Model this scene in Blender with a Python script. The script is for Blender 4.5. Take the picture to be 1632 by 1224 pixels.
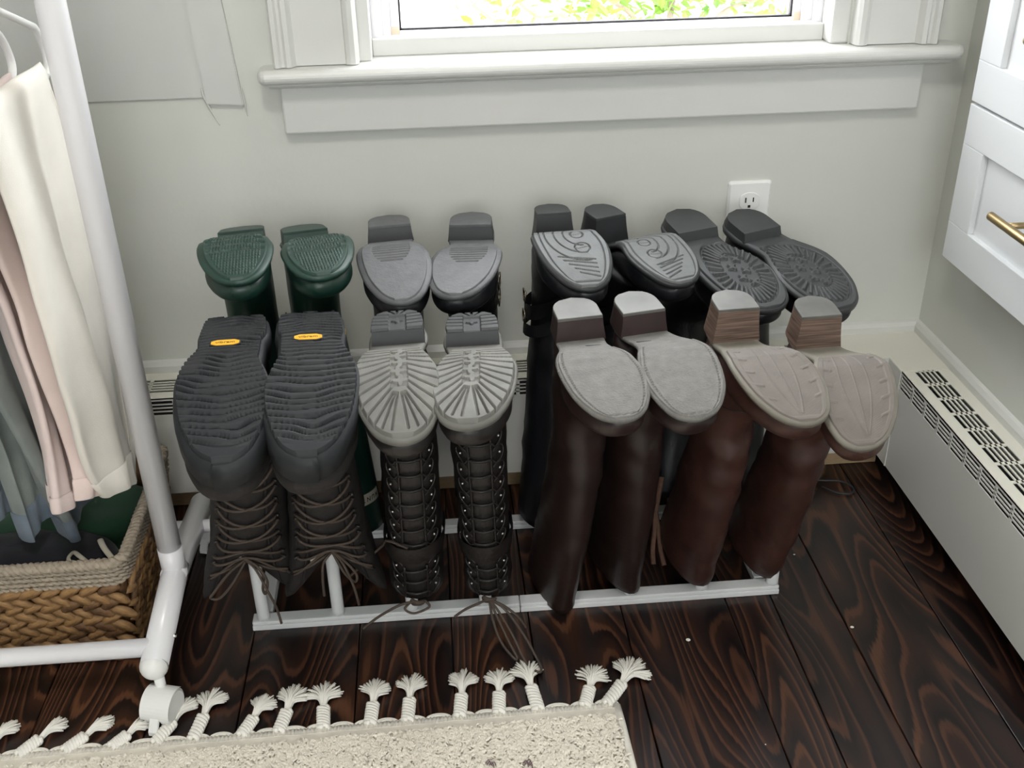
import bpy, bmesh, math, random
import numpy as np
from mathutils import Matrix, Vector
from mathutils import noise as mnoise

scene = bpy.context.scene
for o in list(bpy.data.objects):
    bpy.data.objects.remove(o)
rng = random.Random(7)
nrng = np.random.default_rng(11)

# ------------------------------------------------------------------ camera
PITCH, YAW, ROLL = math.radians(28.94), math.radians(4.146), math.radians(-1.245)
FPX = 1692.0
CAM = Vector((0.0, -1.6301, 1.07))
_f = Vector((math.sin(YAW)*math.cos(PITCH), math.cos(YAW)*math.cos(PITCH), -math.sin(PITCH)))
_r = Vector((math.cos(YAW), -math.sin(YAW), 0))
_u = _r.cross(_f)
_r2 = _r*math.cos(ROLL) + _u*math.sin(ROLL)
_u2 = -_r*math.sin(ROLL) + _u*math.cos(ROLL)
cam = bpy.data.cameras.new('camera')
cam_o = bpy.data.objects.new('camera', cam)
scene.collection.objects.link(cam_o)
cam_o.matrix_world = Matrix(((_r2.x, _u2.x, -_f.x, CAM.x), (_r2.y, _u2.y, -_f.y, CAM.y),
                             (_r2.z, _u2.z, -_f.z, CAM.z), (0, 0, 0, 1)))
cam.sensor_fit = 'HORIZONTAL'
cam.sensor_width = 36.0
cam.lens = FPX/1632.0*36.0
cam.clip_start = 0.02
cam.clip_end = 200
scene.camera = cam_o

# ------------------------------------------------------------------ light and exposure
scene.view_settings.view_transform = 'Standard'
scene.view_settings.look = 'None'
scene.view_settings.gamma = 1.0
scene.view_settings.use_curve_mapping = False
scene.view_settings.exposure = 0.12

world = bpy.data.worlds.new('sky')
scene.world = world
world.use_nodes = True
bgn = world.node_tree.nodes['Background']
bgn.inputs[0].default_value = (0.92, 0.95, 0.97, 1)
bgn.inputs[1].default_value = 9.0

sun = bpy.data.lights.new('sun', 'SUN')
sun.energy = 6.0
sun.angle = 0.01
sun.color = (1.0, 0.95, 0.86)
sun_o = bpy.data.objects.new('sun', sun)
scene.collection.objects.link(sun_o)
sun_o.rotation_euler = (math.radians(28), math.radians(-25), 0)   # high, over the house towards the garden

def portal(name, loc, rot, sx, sy):
    a = bpy.data.lights.new(name, 'AREA')
    a.shape = 'RECTANGLE'; a.size = sx; a.size_y = sy
    a.cycles.is_portal = True
    o = bpy.data.objects.new(name, a); scene.collection.objects.link(o)
    o.location = loc; o.rotation_euler = rot
    return o
# sky light comes in by the window in view and by the window of the opposite wall
portal('portal_window', (0.27, 0.135, 1.33), (math.radians(-90), 0, 0), 0.74, 1.22)
portal('portal_far_window', (-.05, -4.02, 1.5), (math.radians(90), 0, 0), 1.6, 1.2)
# added overhead lamp for top-down fill light, not a known source
lamp = bpy.data.lights.new('fill_lamp_light', 'AREA')
lamp.shape = 'DISK'; lamp.size = .42; lamp.energy = 15.0; lamp.color = (1.0, .965, .91)
lamp_o = bpy.data.objects.new('fill_lamp_light', lamp); scene.collection.objects.link(lamp_o)
lamp_o.location = (-.1, -1.45, 2.27)

# ------------------------------------------------------------------ helpers
def link(o):
    scene.collection.objects.link(o); return o

def tag(o, label=None, cat=None, group=None, kind=None):
    if label: o['label'] = label
    if cat: o['category'] = cat
    if group: o['group'] = group
    if kind: o['kind'] = kind
    return o

def thing(name, label, cat, loc=(0, 0, 0), group=None, kind=None):
    o = link(bpy.data.objects.new(name, None))
    o.location = loc; o.empty_display_size = 0.02
    return tag(o, label, cat, group, kind)

def adopt(o, parent):
    o.parent = parent
    o.matrix_parent_inverse = Matrix.Translation(-parent.location)
    return o

def obj(name, verts, faces, mat, parent=None, smooth=True, **kw):
    me = bpy.data.meshes.new(name)
    me.from_pydata([tuple(map(float, v)) for v in verts], [], [tuple(map(int, f)) for f in faces])
    me.validate(verbose=False)
    if smooth:
        me.polygons.foreach_set('use_smooth', [True]*len(me.polygons))
    if mat: me.materials.append(mat)
    o = link(bpy.data.objects.new(name, me))
    if parent is not None: adopt(o, parent)
    return tag(o, **kw)

def from_bm(name, bm, mat, parent=None, smooth=False, **kw):
    me = bpy.data.meshes.new(name)
    bmesh.ops.recalc_face_normals(bm, faces=bm.faces)
    bm.to_mesh(me); bm.free()
    if smooth: me.polygons.foreach_set('use_smooth', [True]*len(me.polygons))
    if mat: me.materials.append(mat)
    o = link(bpy.data.objects.new(name, me))
    if parent is not None: adopt(o, parent)
    return tag(o, **kw)

def box_into(bm, x0, x1, y0, y1, z0, z1, bev=0.0, seg=2):
    g = bmesh.ops.create_cube(bm, size=1.0)
    vs = g['verts']
    for v in vs:
        v.co = Vector((x0+(v.co.x+.5)*(x1-x0), y0+(v.co.y+.5)*(y1-y0), z0+(v.co.z+.5)*(z1-z0)))
    if bev > 0:
        es = list({e for v in vs for e in v.link_edges})
        bmesh.ops.bevel(bm, geom=es, offset=bev, segments=seg, affect='EDGES', profile=.5)

def box(name, b, mat, parent=None, bev=0.002, seg=2, **kw):
    bm = bmesh.new(); box_into(bm, *b, bev=bev, seg=seg)
    return from_bm(name, bm, mat, parent, smooth=False, **kw)

def boxes(name, bl, mat, parent=None, bev=0.0, **kw):
    bm = bmesh.new()
    for b in bl: box_into(bm, *b, bev=bev)
    return from_bm(name, bm, mat, parent, **kw)

def loft(rings, cap0=True, cap1=True, closed=True):
    rings = [np.asarray(r, float) for r in rings]
    n = len(rings[0]); V = np.vstack(rings); Fc = []
    m = n if closed else n-1
    for k in range(len(rings)-1):
        a, b = k*n, (k+1)*n
        for i in range(m):
            j = (i+1) % n
            Fc.append((a+i, a+j, b+j, b+i))
    if cap0: Fc.append(tuple(range(n-1, -1, -1)))
    if cap1: Fc.append(tuple(range((len(rings)-1)*n, len(rings)*n)))
    return V, Fc

def merge(parts):
    V, Fc, off = [], [], 0
    for v, f in parts:
        V.append(np.asarray(v, float)); Fc += [tuple(i+off for i in q) for q in f]; off += len(v)
    return np.vstack(V), Fc

def smooth_path(pts, n=8):
    p = np.asarray(pts, float); out = []
    for i in range(len(p)-1):
        p0 = p[max(i-1, 0)]; p1 = p[i]; p2 = p[i+1]; p3 = p[min(i+2, len(p)-1)]
        for t in np.linspace(0, 1, n, endpoint=False):
            out.append(.5*((2*p1)+(-p0+p2)*t+(2*p0-5*p1+4*p2-p3)*t*t+(-p0+3*p1-3*p2+p3)*t**3))
    out.append(p[-1]); return np.array(out)

def tube(pts, rad, seg=8, flat=1.0, caps=True):
    p = np.asarray(pts, float); n = len(p)
    T = np.gradient(p, axis=0); T /= np.linalg.norm(T, axis=1)[:, None]+1e-12
    up = np.array([0, 0, 1.]) if abs(T[0][2]) < .9 else np.array([0, 1., 0])
    N = np.cross(T[0], up); N /= np.linalg.norm(N)
    R = np.full(n, rad) if np.isscalar(rad) else np.interp(np.linspace(0, 1, n), np.linspace(0, 1, len(rad)), rad)
    rings = []; ang = np.linspace(0, 2*np.pi, seg, endpoint=False)
    for i in range(n):
        N = N-T[i]*(N@T[i]); N /= np.linalg.norm(N)+1e-12
        Bn = np.cross(T[i], N)
        rings.append(p[i]+R[i]*(np.cos(ang)[:, None]*N+np.sin(ang)[:, None]*Bn*flat))
    return loft(rings, caps, caps)

def tube_obj(name, pts, rad, mat, parent=None, seg=12, sm=0, flat=1.0, **kw):
    if sm: pts = smooth_path(pts, sm)
    v, f = tube(pts, rad, seg, flat)
    return obj(name, v, f, mat, parent, **kw)

# ------------------------------------------------------------------ materials
def srgb(r, g, b):
    c = []
    for x in (r, g, b):
        x /= 255.0
        c.append(x/12.92 if x <= .04045 else ((x+.055)/1.055)**2.4)
    return (*c, 1)

def material(name, col, rough=.5, metal=0.0, var=.0, scale=40, bump=0.0, bscale=200, col2=None, spec=.5, coat=0.0, sheen=0.0, stretch=None, dist=.002):
    m = bpy.data.materials.new(name); m.use_nodes = True
    nt = m.node_tree; b = nt.nodes['Principled BSDF']
    b.inputs['Base Color'].default_value = col
    b.inputs['Roughness'].default_value = rough
    b.inputs['Metallic'].default_value = metal
    b.inputs['Specular IOR Level'].default_value = spec
    b.inputs['Coat Weight'].default_value = coat
    b.inputs['Sheen Weight'].default_value = sheen
    tc = nt.nodes.new('ShaderNodeTexCoord'); src = tc.outputs['Object']
    if stretch:
        mp = nt.nodes.new('ShaderNodeMapping'); mp.inputs['Scale'].default_value = stretch
        nt.links.new(src, mp.inputs[0]); src = mp.outputs[0]
    if var or col2:
        n = nt.nodes.new('ShaderNodeTexNoise'); n.inputs['Scale'].default_value = scale; n.inputs['Detail'].default_value = 5
        nt.links.new(src, n.inputs['Vector'])
        mx = nt.nodes.new('ShaderNodeMix'); mx.data_type = 'RGBA'
        mx.inputs[6].default_value = col
        c2 = col2 or tuple(min(1, c*(1+var)) for c in col[:3])+(1,)
        if not col2: mx.inputs[6].default_value = tuple(c*(1-var) for c in col[:3])+(1,)
        mx.inputs[7].default_value = c2
        mr = nt.nodes.new('ShaderNodeMapRange'); mr.inputs[1].default_value = .3; mr.inputs[2].default_value = .7
        nt.links.new(n.outputs['Fac'], mr.inputs[0]); nt.links.new(mr.outputs[0], mx.inputs[0])
        nt.links.new(mx.outputs[2], b.inputs['Base Color'])
    if bump:
        n2 = nt.nodes.new('ShaderNodeTexNoise'); n2.inputs['Scale'].default_value = bscale; n2.inputs['Detail'].default_value = 4
        nt.links.new(src, n2.inputs['Vector'])
        bp = nt.nodes.new('ShaderNodeBump'); bp.inputs['Strength'].default_value = bump; bp.inputs['Distance'].default_value = dist
        nt.links.new(n2.outputs['Fac'], bp.inputs['Height']); nt.links.new(bp.outputs[0], b.inputs['Normal'])
    return m

M = {}
M['wall'] = material('wall_paint', srgb(208, 209, 202), .6, bump=.25, bscale=60, var=.015, scale=6)
M['wall_grey'] = material('wall_paint_grey', srgb(202, 203, 199), .6, bump=.2, bscale=60)
M['trim'] = material('trim_gloss_paint', srgb(212, 212, 208), .32, bump=.12, bscale=45)
M['ceiling'] = material('ceiling_paint', srgb(225, 225, 222), .8)
M['vinyl'] = material('window_vinyl', srgb(232, 231, 236), .35)
M['beige'] = material('window_corner_plastic', srgb(222, 205, 182), .5)
M['gasket'] = material('window_gasket', srgb(40, 36, 40), .6)
M['cover'] = material('radiator_enamel', srgb(214, 213, 207), .42, bump=.04, bscale=120)
M['cover_top'] = material('radiator_enamel_cream', srgb(222, 220, 208), .4)
M['dark'] = material('radiator_inside', srgb(18, 18, 20), .9)
M['raw_wood'] = material('raw_wood', srgb(176, 150, 116), .7, var=.2, scale=60, stretch=(1, 8, 20))
M['white_plastic'] = material('white_plastic', srgb(235, 235, 233), .35)
M['rack_white'] = material('rack_white_plastic', srgb(226, 227, 227), .38)
M['steel_white'] = material('powder_coated_steel', srgb(230, 229, 232), .3, coat=.2)
M['chrome'] = material('chrome', (.7, .7, .7, 1), .2, metal=1)
M['brass'] = material('brushed_brass', srgb(160, 140, 104), .36, metal=1)
M['cabinet'] = material('cabinet_lacquer', srgb(226, 228, 230), .35)
M['slot'] = material('slot_black', srgb(30, 30, 30), .8)
M['crumb'] = material('paper_crumb', srgb(235, 232, 225), .8)
M['cable'] = material('black_cable', srgb(14, 14, 16), .5)
M['grey_cable'] = material('grey_cable', srgb(48, 50, 54), .5)
M['tie'] = material('tan_lace', srgb(96, 68, 52), .8, var=.2, scale=200)

def floor_material():
    m = bpy.data.materials.new('dark_stained_pine'); m.use_nodes = True
    nt = m.node_tree; N = nt.nodes; Lk = nt.links; b = N['Principled BSDF']
    tc = N.new('ShaderNodeTexCoord'); oi = N.new('ShaderNodeObjectInfo')
    def math_(op, a, bb=None, c=None):
        n = N.new('ShaderNodeMath'); n.operation = op
        for i, x in enumerate((a, bb, c)):
            if x is None: continue
            if isinstance(x, (int, float)): n.inputs[i].default_value = x
            else: Lk.new(x, n.inputs[i])
        return n.outputs[0]
    mp = N.new('ShaderNodeMapping'); mp.inputs['Scale'].default_value = (7.5, 1.35, 1)
    Lk.new(tc.outputs['Object'], mp.inputs[0])
    w = math_('MULTIPLY', oi.outputs['Random'], 37.0)
    n1 = N.new('ShaderNodeTexNoise'); n1.noise_dimensions = '4D'; n1.inputs['Scale'].default_value = 1.15; n1.inputs['Detail'].default_value = 1.2; n1.inputs['Roughness'].default_value = .35
    Lk.new(mp.outputs[0], n1.inputs['Vector']); Lk.new(w, n1.inputs['W'])
    mp2 = N.new('ShaderNodeMapping'); mp2.inputs['Scale'].default_value = (300, 9, 1)
    Lk.new(tc.outputs['Object'], mp2.inputs[0])
    n2 = N.new('ShaderNodeTexNoise'); n2.noise_dimensions = '4D'; n2.inputs['Scale'].default_value = 1; n2.inputs['Detail'].default_value = 4
    Lk.new(mp2.outputs[0], n2.inputs['Vector']); Lk.new(w, n2.inputs['W'])
    t = math_('MULTIPLY_ADD', n1.outputs['Fac'], 30.0, math_('MULTIPLY', n2.outputs['Fac'], .38))
    fr = math_('FRACT', t)
    rp = N.new('ShaderNodeValToRGB'); cr = rp.color_ramp
    cr.elements[0].position = 0; cr.elements[0].color = (.030, .0135, .0085, 1)
    cr.elements[1].position = 1; cr.elements[1].color = (.034, .0150, .0090, 1)
    for p, c in ((.30, (.019, .0098, .0078)), (.52, (.0085, .0052, .0050)), (.66, (.0095, .0058, .0052)), (.76, (.066, .031, .0180)), (.88, (.074, .035, .0200))):
        e = cr.elements.new(p); e.color = (*c, 1)
    Lk.new(fr, rp.inputs[0])
    n3 = N.new('ShaderNodeTexNoise'); n3.noise_dimensions = '4D'; n3.inputs['Scale'].default_value = .9; n3.inputs['Detail'].default_value = 2
    Lk.new(mp.outputs[0], n3.inputs['Vector']); Lk.new(math_('ADD', w, 11.3), n3.inputs['W'])
    hue = N.new('ShaderNodeMix'); hue.data_type = 'RGBA'; hue.blend_type = 'MULTIPLY'; hue.inputs[0].default_value = 1
    rp2 = N.new('ShaderNodeValToRGB'); rp2.color_ramp.elements[0].position = .32; rp2.color_ramp.elements[0].color = (.50, .42, .46, 1)
    rp2.color_ramp.elements[1].position = .68; rp2.color_ramp.elements[1].color = (1.7, 1.5, 1.3, 1)
    Lk.new(n3.outputs['Fac'], rp2.inputs[0])
    Lk.new(rp.outputs[0], hue.inputs[6]); Lk.new(rp2.outputs[0], hue.inputs[7])
    Lk.new(hue.outputs[2], b.inputs['Base Color'])
    b.inputs['Roughness'].default_value = .34
    bp = N.new('ShaderNodeBump'); bp.inputs['Strength'].default_value = .25; bp.inputs['Distance'].default_value = .0008
    Lk.new(fr, bp.inputs['Height']); Lk.new(bp.outputs[0], b.inputs['Normal'])
    return m
M['floor'] = floor_material()

def glass_material():
    m = bpy.data.materials.new('clear_glass'); m.use_nodes = True
    nt = m.node_tree; nt.nodes.remove(nt.nodes['Principled BSDF'])
    tr = nt.nodes.new('ShaderNodeBsdfTransparent'); gl = nt.nodes.new('ShaderNodeBsdfGlossy'); gl.inputs['Roughness'].default_value = .02
    mx = nt.nodes.new('ShaderNodeMixShader'); mx.inputs[0].default_value = .05
    nt.links.new(tr.outputs[0], mx.inputs[1]); nt.links.new(gl.outputs[0], mx.inputs[2])
    nt.links.new(mx.outputs[0], nt.nodes['Material Output'].inputs[0])
    return m
M['glass'] = glass_material()

# ================================================================== THE ROOM
XR, XL, YB, CH = 0.84, -2.3, -4.0, 2.35
# floor: wide planks running towards the window wall
fl = thing('floor', None, None, (0, 0, 0)); tag(fl, kind='structure')
edges = [-2.3, -2.12, -1.95, -1.8, -1.63, -1.48, -1.3, -1.16, -1.0, -.86, -.72, -.57, -.42, -.30, -.145, -.01, .105, .245, .405, .475, .566, .705, .84]
for a, b_ in zip(edges[:-1], edges[1:]):
    bm = bmesh.new()
    box_into(bm, a+.0009, b_-.0009, -4.0, 0.0, -.022, rng.uniform(-.0006, 0.0), bev=.0011, seg=2)
    from_bm('plank', bm, M['floor'], fl)
box('floor_base', (XL, XR, YB, 0, -.06, -.023), M['dark'], fl, bev=0)

# back wall with window opening (opening x -.10..+.645, z .735..1.94)
OX0, OX1, OZ0, OZ1 = -.10, .645, .72, 1.94
wt = .16
wb = boxes('wall_back', [(XL-.16, OX0, 0, wt, -.06, CH), (OX1, XR+.16, 0, wt, -.06, CH), (OX0, OX1, 0, wt, -.06, OZ0), (OX0, OX1, 0, wt, OZ1, CH)], M['wall'])
tag(wb, kind='structure')
# slightly proud older sheet with its seam, and the painted-over batten beside the window
box('wall_sheet', (-2.2, -.332, -.0035, .01, .685, CH), M['wall_grey'], wb, bev=.0015)
bm = bmesh.new()
bt = [(-.331, .676), (-.276, .672), (-.288, .83), (-.30, CH), (-.362, CH), (-.338, .83)]
vs = [bm.verts.new((x, -.0085 if 1 else 0, z)) for x, z in bt]; vb = [bm.verts.new((x, .01, z)) for x, z in bt]
bm.faces.new(vs)
for i in range(6): bm.faces.new((vs[i], vs[(i+1) % 6], vb[(i+1) % 6], vb[i]))
bmesh.ops.bevel(bm, geom=[e for e in bm.edges], offset=.002, segments=2, affect='EDGES')
from_bm('wall_batten', bm, M['wall_grey'], wb)
tube_obj('paint_crack', [(-.334, -.008, .70), (-.3335, -.006, .688), (-.327, -.003, .668), (-.322, -.0015, .655), (-.317, -.001, .643)], [.0012, .0022, .0016, .0011, .0006], M['wall'], wb, seg=6, sm=4)
tube_obj('paint_crack', [(-.2765, -.007, .70), (-.275, -.003, .672), (-.2735, -.001, .655)], [.0008, .0016, .0006], M['wall'], wb, seg=6, sm=4)

wr = box('wall_right', (XR, XR+.16, YB, wt, -.06, CH), M['wall'], bev=0); tag(wr, kind='structure')
wl = box('wall_left', (XL-.16, XL, YB, 0, -.06, CH), M['wall'], bev=0); tag(wl, kind='structure')
cl = box('ceiling', (XL-.16, XR+.16, YB-.16, wt, CH, CH+.1), M['ceiling'], bev=0); tag(cl, kind='structure')
wf = boxes('wall_front', [(XL-.16, -.85, YB-.16, YB, -.06, CH), (.75, XR+.16, YB-.16, YB, -.06, CH), (-.85, .75, YB-.16, YB, -.06, .9), (-.85, .75, YB-.16, YB, 2.1, CH)], M['wall'])
tag(wf, kind='structure')

# ---------------------------------------------------------------- window in view
wn = thing('window_1', None, None, (.27, 0, .73)); tag(wn, kind='structure')
def profile_board(name, prof, axis, a0, a1, mat, parent):
    """prof: list of (p, q); axis 'z': p=x,q=y extruded in z; axis 'x': p=y,q=z extruded in x"""
    rings = []
    for a in (a0, a1):
        rings.append([(p, q, a) if axis == 'z' else (a, p, q) for p, q in prof])
    V, Fc = loft(rings)
    bm = bmesh.new(); vv = [bm.verts.new(v) for v in V]
    for f in Fc: bm.faces.new([vv[i] for i in f])
    return from_bm(name, bm, mat, parent)
# casings: flat board, back band with beads on the outer edge, bead on the inner edge
def casing(xo, xi, parent):
    s = 1 if xi > xo else -1
    pr = [(xo, .0), (xo, -.030), (xo+s*.003, -.034), (xo+s*.009, -.034), (xo+s*.012, -.029), (xo+s*.016, -.029), (xo+s*.020, -.033), (xo+s*.026, -.031), (xo+s*.030, -.024), (xo+s*.032, -.020),
          (xi-s*.020, -.020), (xi-s*.018, -.024), (xi-s*.012, -.027), (xi-s*.005, -.026), (xi-s*.001, -.021), (xi, -.014), (xi, .0)]
    profile_board('casing', pr, 'z', .7305, 2.06, M['trim'], parent)
casing(-.222, -.098, wn)
casing(.774, .648, wn)
profile_board('head_casing', [(0, 1.94), (-.022, 1.94), (-.022, 2.05), (-.034, 2.06), (0, 2.06)], 'x', -.222, .774, M['trim'], wn)
# stool with rounded nose
nose = [(-.052+.0105*(1-math.cos(t)), .7195+.0105*math.sin(t)) for t in np.linspace(math.pi/2, -math.pi/2, 9)]
pr = [(.10, .7295)]+[(-.0505+.0105-.0105*math.cos(t), .719+.0105*math.sin(t)) for t in np.linspace(math.pi/2, -math.pi/2, 11)]+[(.10, .7085)]
rings = []
for x, sh in ((-.2455, .012), (-.2435, .006), (-.240, .002), (-.235, 0), (.803, 0), (.808, .002), (.8115, .006), (.8135, .012)):
    rings.append([(x, min(p+sh, .0) if p < .0 else (0.0 if (x < -.1 or x > .66) else p), .719+(q-.719)*(1-sh*30 if sh else 1)) for p, q in pr])
# widen only between the casings
V, Fc = loft(rings); st_ = obj('window_stool', V, Fc, M['trim'], wn, smooth=False)
box('stool_inner', (-.0985, .6465, -.002, .10, .705, .7292), M['trim'], wn, bev=0)
profile_board('bed_moulding', [(0, .7085), (-.036, .7085), (-.037, .706), (-.034, .7025), (-.028, .7005), (-.021, .700), (0, .700)], 'x', -.231, .800, M['trim'], wn)
box('apron', (-.2185, .7655, -.018, 0, .629, .7005), M['trim'], wn, bev=.003)
# jambs and stops
box('jamb', (-.1005, -.080, .0, .15, .729, 1.94), M['trim'], wn, bev=.002)
box('jamb', (.617, .6465, .0, .15, .729, 1.94), M['trim'], wn, bev=.004)
box('head_jamb', (-.1, .646, .0, .15, 1.92, 1.94), M['trim'], wn, bev=.001)
boxes('window_track', [(-.0805, -.064, .045, .15, .73, 1.93), (-.0645, -.052, .062, .15, .73, 1.93), (.606, .618, .045, .15, .73, 1.93), (.594, .607, .062, .15, .73, 1.93)], M['vinyl'], wn, bev=.001)
box('bottom_stop', (-.080, .617, .032, .062, .7292, .7545), M['trim'], wn, bev=.0015)
sash = box('sash_rail', (-.040, .586, .082, .108, .7292, .7555), M['vinyl'], wn, bev=.002)
boxes('sash_stile', [(-.052, -.0385, .082, .108, .7295, 1.92), (.5835, .596, .082, .108, .7295, 1.92), (-.04, .586, .082, .108, 1.86, 1.92)], M['vinyl'], wn, bev=.001)
boxes('sash_corner', [(-.053, -.0255, .0795, .085, .731, .7475), (-.053, -.0385, .0795, .085, .7475, .762), (.5685, .597, .0795, .085, .731, .7475), (.5835, .597, .0795, .085, .7475, .764)], M['beige'], wn)
boxes('gasket', [(-.0385, -.0355, .090, .099, .7555, 1.86), (.5805, .5835, .090, .099, .7555, 1.86), (-.0385, .5835, .090, .099, .7555, .7583)], M['gasket'], wn)
box('pane', (-.037, .582, .094, .097, .757, 1.862), M['glass'], wn, bev=0)

# far window (behind the camera)
w2 = thing('window_2', None, None, (.05, YB, .9)); tag(w2, kind='structure')
boxes('window_frame', [(-.93, -.83, YB-.05, YB+.02, .82, 2.18), (.73, .83, YB-.05, YB+.02, .82, 2.18), (-.83, .73, YB-.05, YB+.02, .82, .92), (-.83, .73, YB-.05, YB+.02, 2.08, 2.18), (.03, .07, YB-.05, YB+.01, .92, 2.08)], M['trim'], w2, bev=.003)
box('pane', (-.83, .73, YB-.03, YB-.026, .92, 2.08), M['glass'], w2, bev=0)
# body of the added fill lamp (out of view above and behind)
lt = thing('fill_lamp', 'added round white ceiling lamp giving overhead fill, out of frame', 'lamp', (-.1, -1.45, 2.35))
tube_obj('fill_lamp_base', [(-.1, -1.45, 2.349), (-.1, -1.45, 2.33), (-.1, -1.45, 2.285)], [.24, .24, .235], M['white_plastic'], lt, seg=40)

# ---------------------------------------------------------------- wall outlet
ot = thing('wall_outlet', 'white duplex wall outlet behind the heel of the rightmost black boot', 'outlet', (.512, 0, .46))
def plate_ring(x0, x1, z0, z1, y, r=.004):
    out = []
    for cx, cz, a0 in ((x1-r, z1-r, 0), (x0+r, z1-r, 90), (x0+r, z0+r, 180), (x1-r, z0+r, 270)):
        for k in range(5):
            t = math.radians(a0+k*22.5); out.append((cx+r*math.cos(t), y, cz+r*math.sin(t)))
    return out
V, Fc = loft([plate_ring(.4765, .5475, .403, .5185, 0), plate_ring(.4765, .5475, .403, .5185, -.003), plate_ring(.480, .544, .4065, .515, -.0065)])
obj('cover_plate', V, Fc, M['white_plastic'], ot, smooth=False)
for zc in (.4855, .437):
    ring = [(.512+max(-.0165, min(.0165, .0195*math.cos(t))), zc+.0150*math.sin(t)) for t in np.linspace(0, 2*np.pi, 28, endpoint=False)]
    V, Fc = loft([[(x, -.006, z) for x, z in ring], [(x, -.0078, z) for x, z in ring], [(.512+(x-.512)*.95, -.0084, zc+(z-zc)*.95) for x, z in ring]])
    rc = obj('receptacle', V, Fc, M['white_plastic'], ot, smooth=False)
    boxes('slot', [(.512-.0074, .512-.0052, -.0088, -.0080, zc-.002, zc+.0065), (.512+.0052, .512+.0072, -.0088, -.0080, zc-.001, zc+.0065), (.512-.0022, .512+.0022, -.0088, -.0080, zc-.0105, zc-.0062)], M['slot'], rc)
tube_obj('screw', [(.512, -.006, .461), (.512, -.0075, .461)], .003, M['white_plastic'], ot)

# ---------------------------------------------------------------- radiator covers
CT, CB, CD = .231, .047, .10       # top, bottom, depth
def grille(along0, along1, fn, parent, top=True, ng=None, pitch=.0465, glen=.0405, nslit=5):
    """slotted strip: real bars with openings between them. fn(a, c0, c1) maps to a box; a=along range, c=across range"""
    bl = []
    na = int((along1-along0)/pitch)
    gap = (pitch-glen)
    c0, c1 = 0.0, 1.0
    for g in range(na+1):
        s = along0+g*pitch
        bl.append((s-gap/2 if g else along0-.002, min(s+gap/2, along1+.002), 0, 1))
    for k in range(1, nslit):
        c = k/nslit
        bl.append((along0, along1, c-.13/nslit*1.3, c+.13/nslit*1.3))
    return bl
def cover(name, label, kind):
    t = thing(name, label, 'radiator cover', (0, 0, 0))
    th = .0016
    if kind == 'back':
        X0, X1 = -1.6, .628       # slotted length
        mx = lambda a0, a1, c0, c1, z0, z1: (a0, a1, c0, c1, z0, z1)
        place = t; place.location = (-.3, -.05, 0)
        boxes('top_panel', [(X0, X1, -.034, -.008, CT-th, CT), (X0, X1, -CD, -.0775, CT-th, CT)], M['cover_top'], t)
        bl = [(a, b, -.0775+c*.0435, -.0775+d*.0435, CT-th, CT) for a, b, c, d in grille(X0, X1, None, t)]
        boxes('top_grille', bl, M['cover_top'], t)
        boxes('front_panel', [(X0, X1, -CD, -CD+th, CB, .2005), (X0, X1, -CD, -CD+th, .2265, CT)], M['cover'], t)
        bl = [(a, b, -CD, -CD+th, .2005+c*.026, .2005+d*.026) for a, b, c, d in grille(X0, X1, None, t, nslit=4)]
        boxes('front_grille', bl, M['cover'], t)
        box('dark_interior', (X0, X1, -.09, -.02, .07, .19), M['dark'], t, bev=0)  # near-black box: the shade behind the slots is put into its colour
    else:
        Y0, Y1 = -2.6, -.150
        t.location = (.79, -1.0, 0)
        fx = XR-.09
        boxes('top_panel', [(.810, XR-.008, Y0, Y1, CT-th, CT), (fx, .7705, Y0, Y1, CT-th, CT)], M['cover_top'], t)
        bl = [(.7705+c*.0395, .7705+d*.0395, -b, -a, CT-th, CT) for a, b, c, d in grille(-Y1, -Y0, None, t)]
        boxes('top_grille', bl, M['cover_top'], t)
        boxes('front_panel', [(fx, fx+th, Y0, Y1, CB, .2005), (fx, fx+th, Y0, Y1, .2265, CT)], M['cover'], t)
        bl = [(fx, fx+th, -b, -a, .2005+c*.026, .2005+d*.026) for a, b, c, d in grille(-Y1, -Y0, None, t, nslit=4)]
        boxes('front_grille', bl, M['cover'], t)
        box('dark_interior', (fx+.01, XR-.02, Y0, Y1, .07, .19), M['dark'], t, bev=0)  # same dark box, standing for the shaded inside of the cover
        box('bracket_clip', (fx-.006, fx+.004, -.735, -.715, CB-.006, CB+.012), M['cover'], t, bev=.002)
    return t
cover('radiator_cover', 'long slotted white radiator cover on the wall behind the boots', 'back')
cover('radiator_cover', 'slotted white radiator cover running along the right wall', 'right')
cc = thing('radiator_cover', 'plain unslotted white corner section joining the two radiator covers', 'radiator cover', (.76, -.06, 0))
bm = bmesh.new()
fx = XR-.0905
P = [(.628, -.008), (XR-.008, -.008), (XR-.008, -.150), (fx, -.150), (fx, -CD-.0005), (.628, -CD-.0005)]
tv = [bm.verts.new((x, y, CT+.0008)) for x, y in P]; bv = [bm.verts.new((x, y, CT-.001)) for x, y in P]
bm.faces.new(tv); bm.faces.new(bv[::-1])
for i in range(6): bm.faces.new((tv[i], tv[(i+1) % 6], bv[(i+1) % 6], bv[i]))
from_bm('corner_top', bm, M['cover_top'], cc)
boxes('front_panel', [(.70, fx, -CD-.0008, -CD+.001, CB, CT), (.628, .699, -CD-.0004, -CD+.001, CB-.001, CT), (fx-.0008, fx+.001, -.150, -CD, CB, CT), (fx-.0016, fx, -.1515, -.148, CB, CT)], M['cover'], cc)
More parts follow.
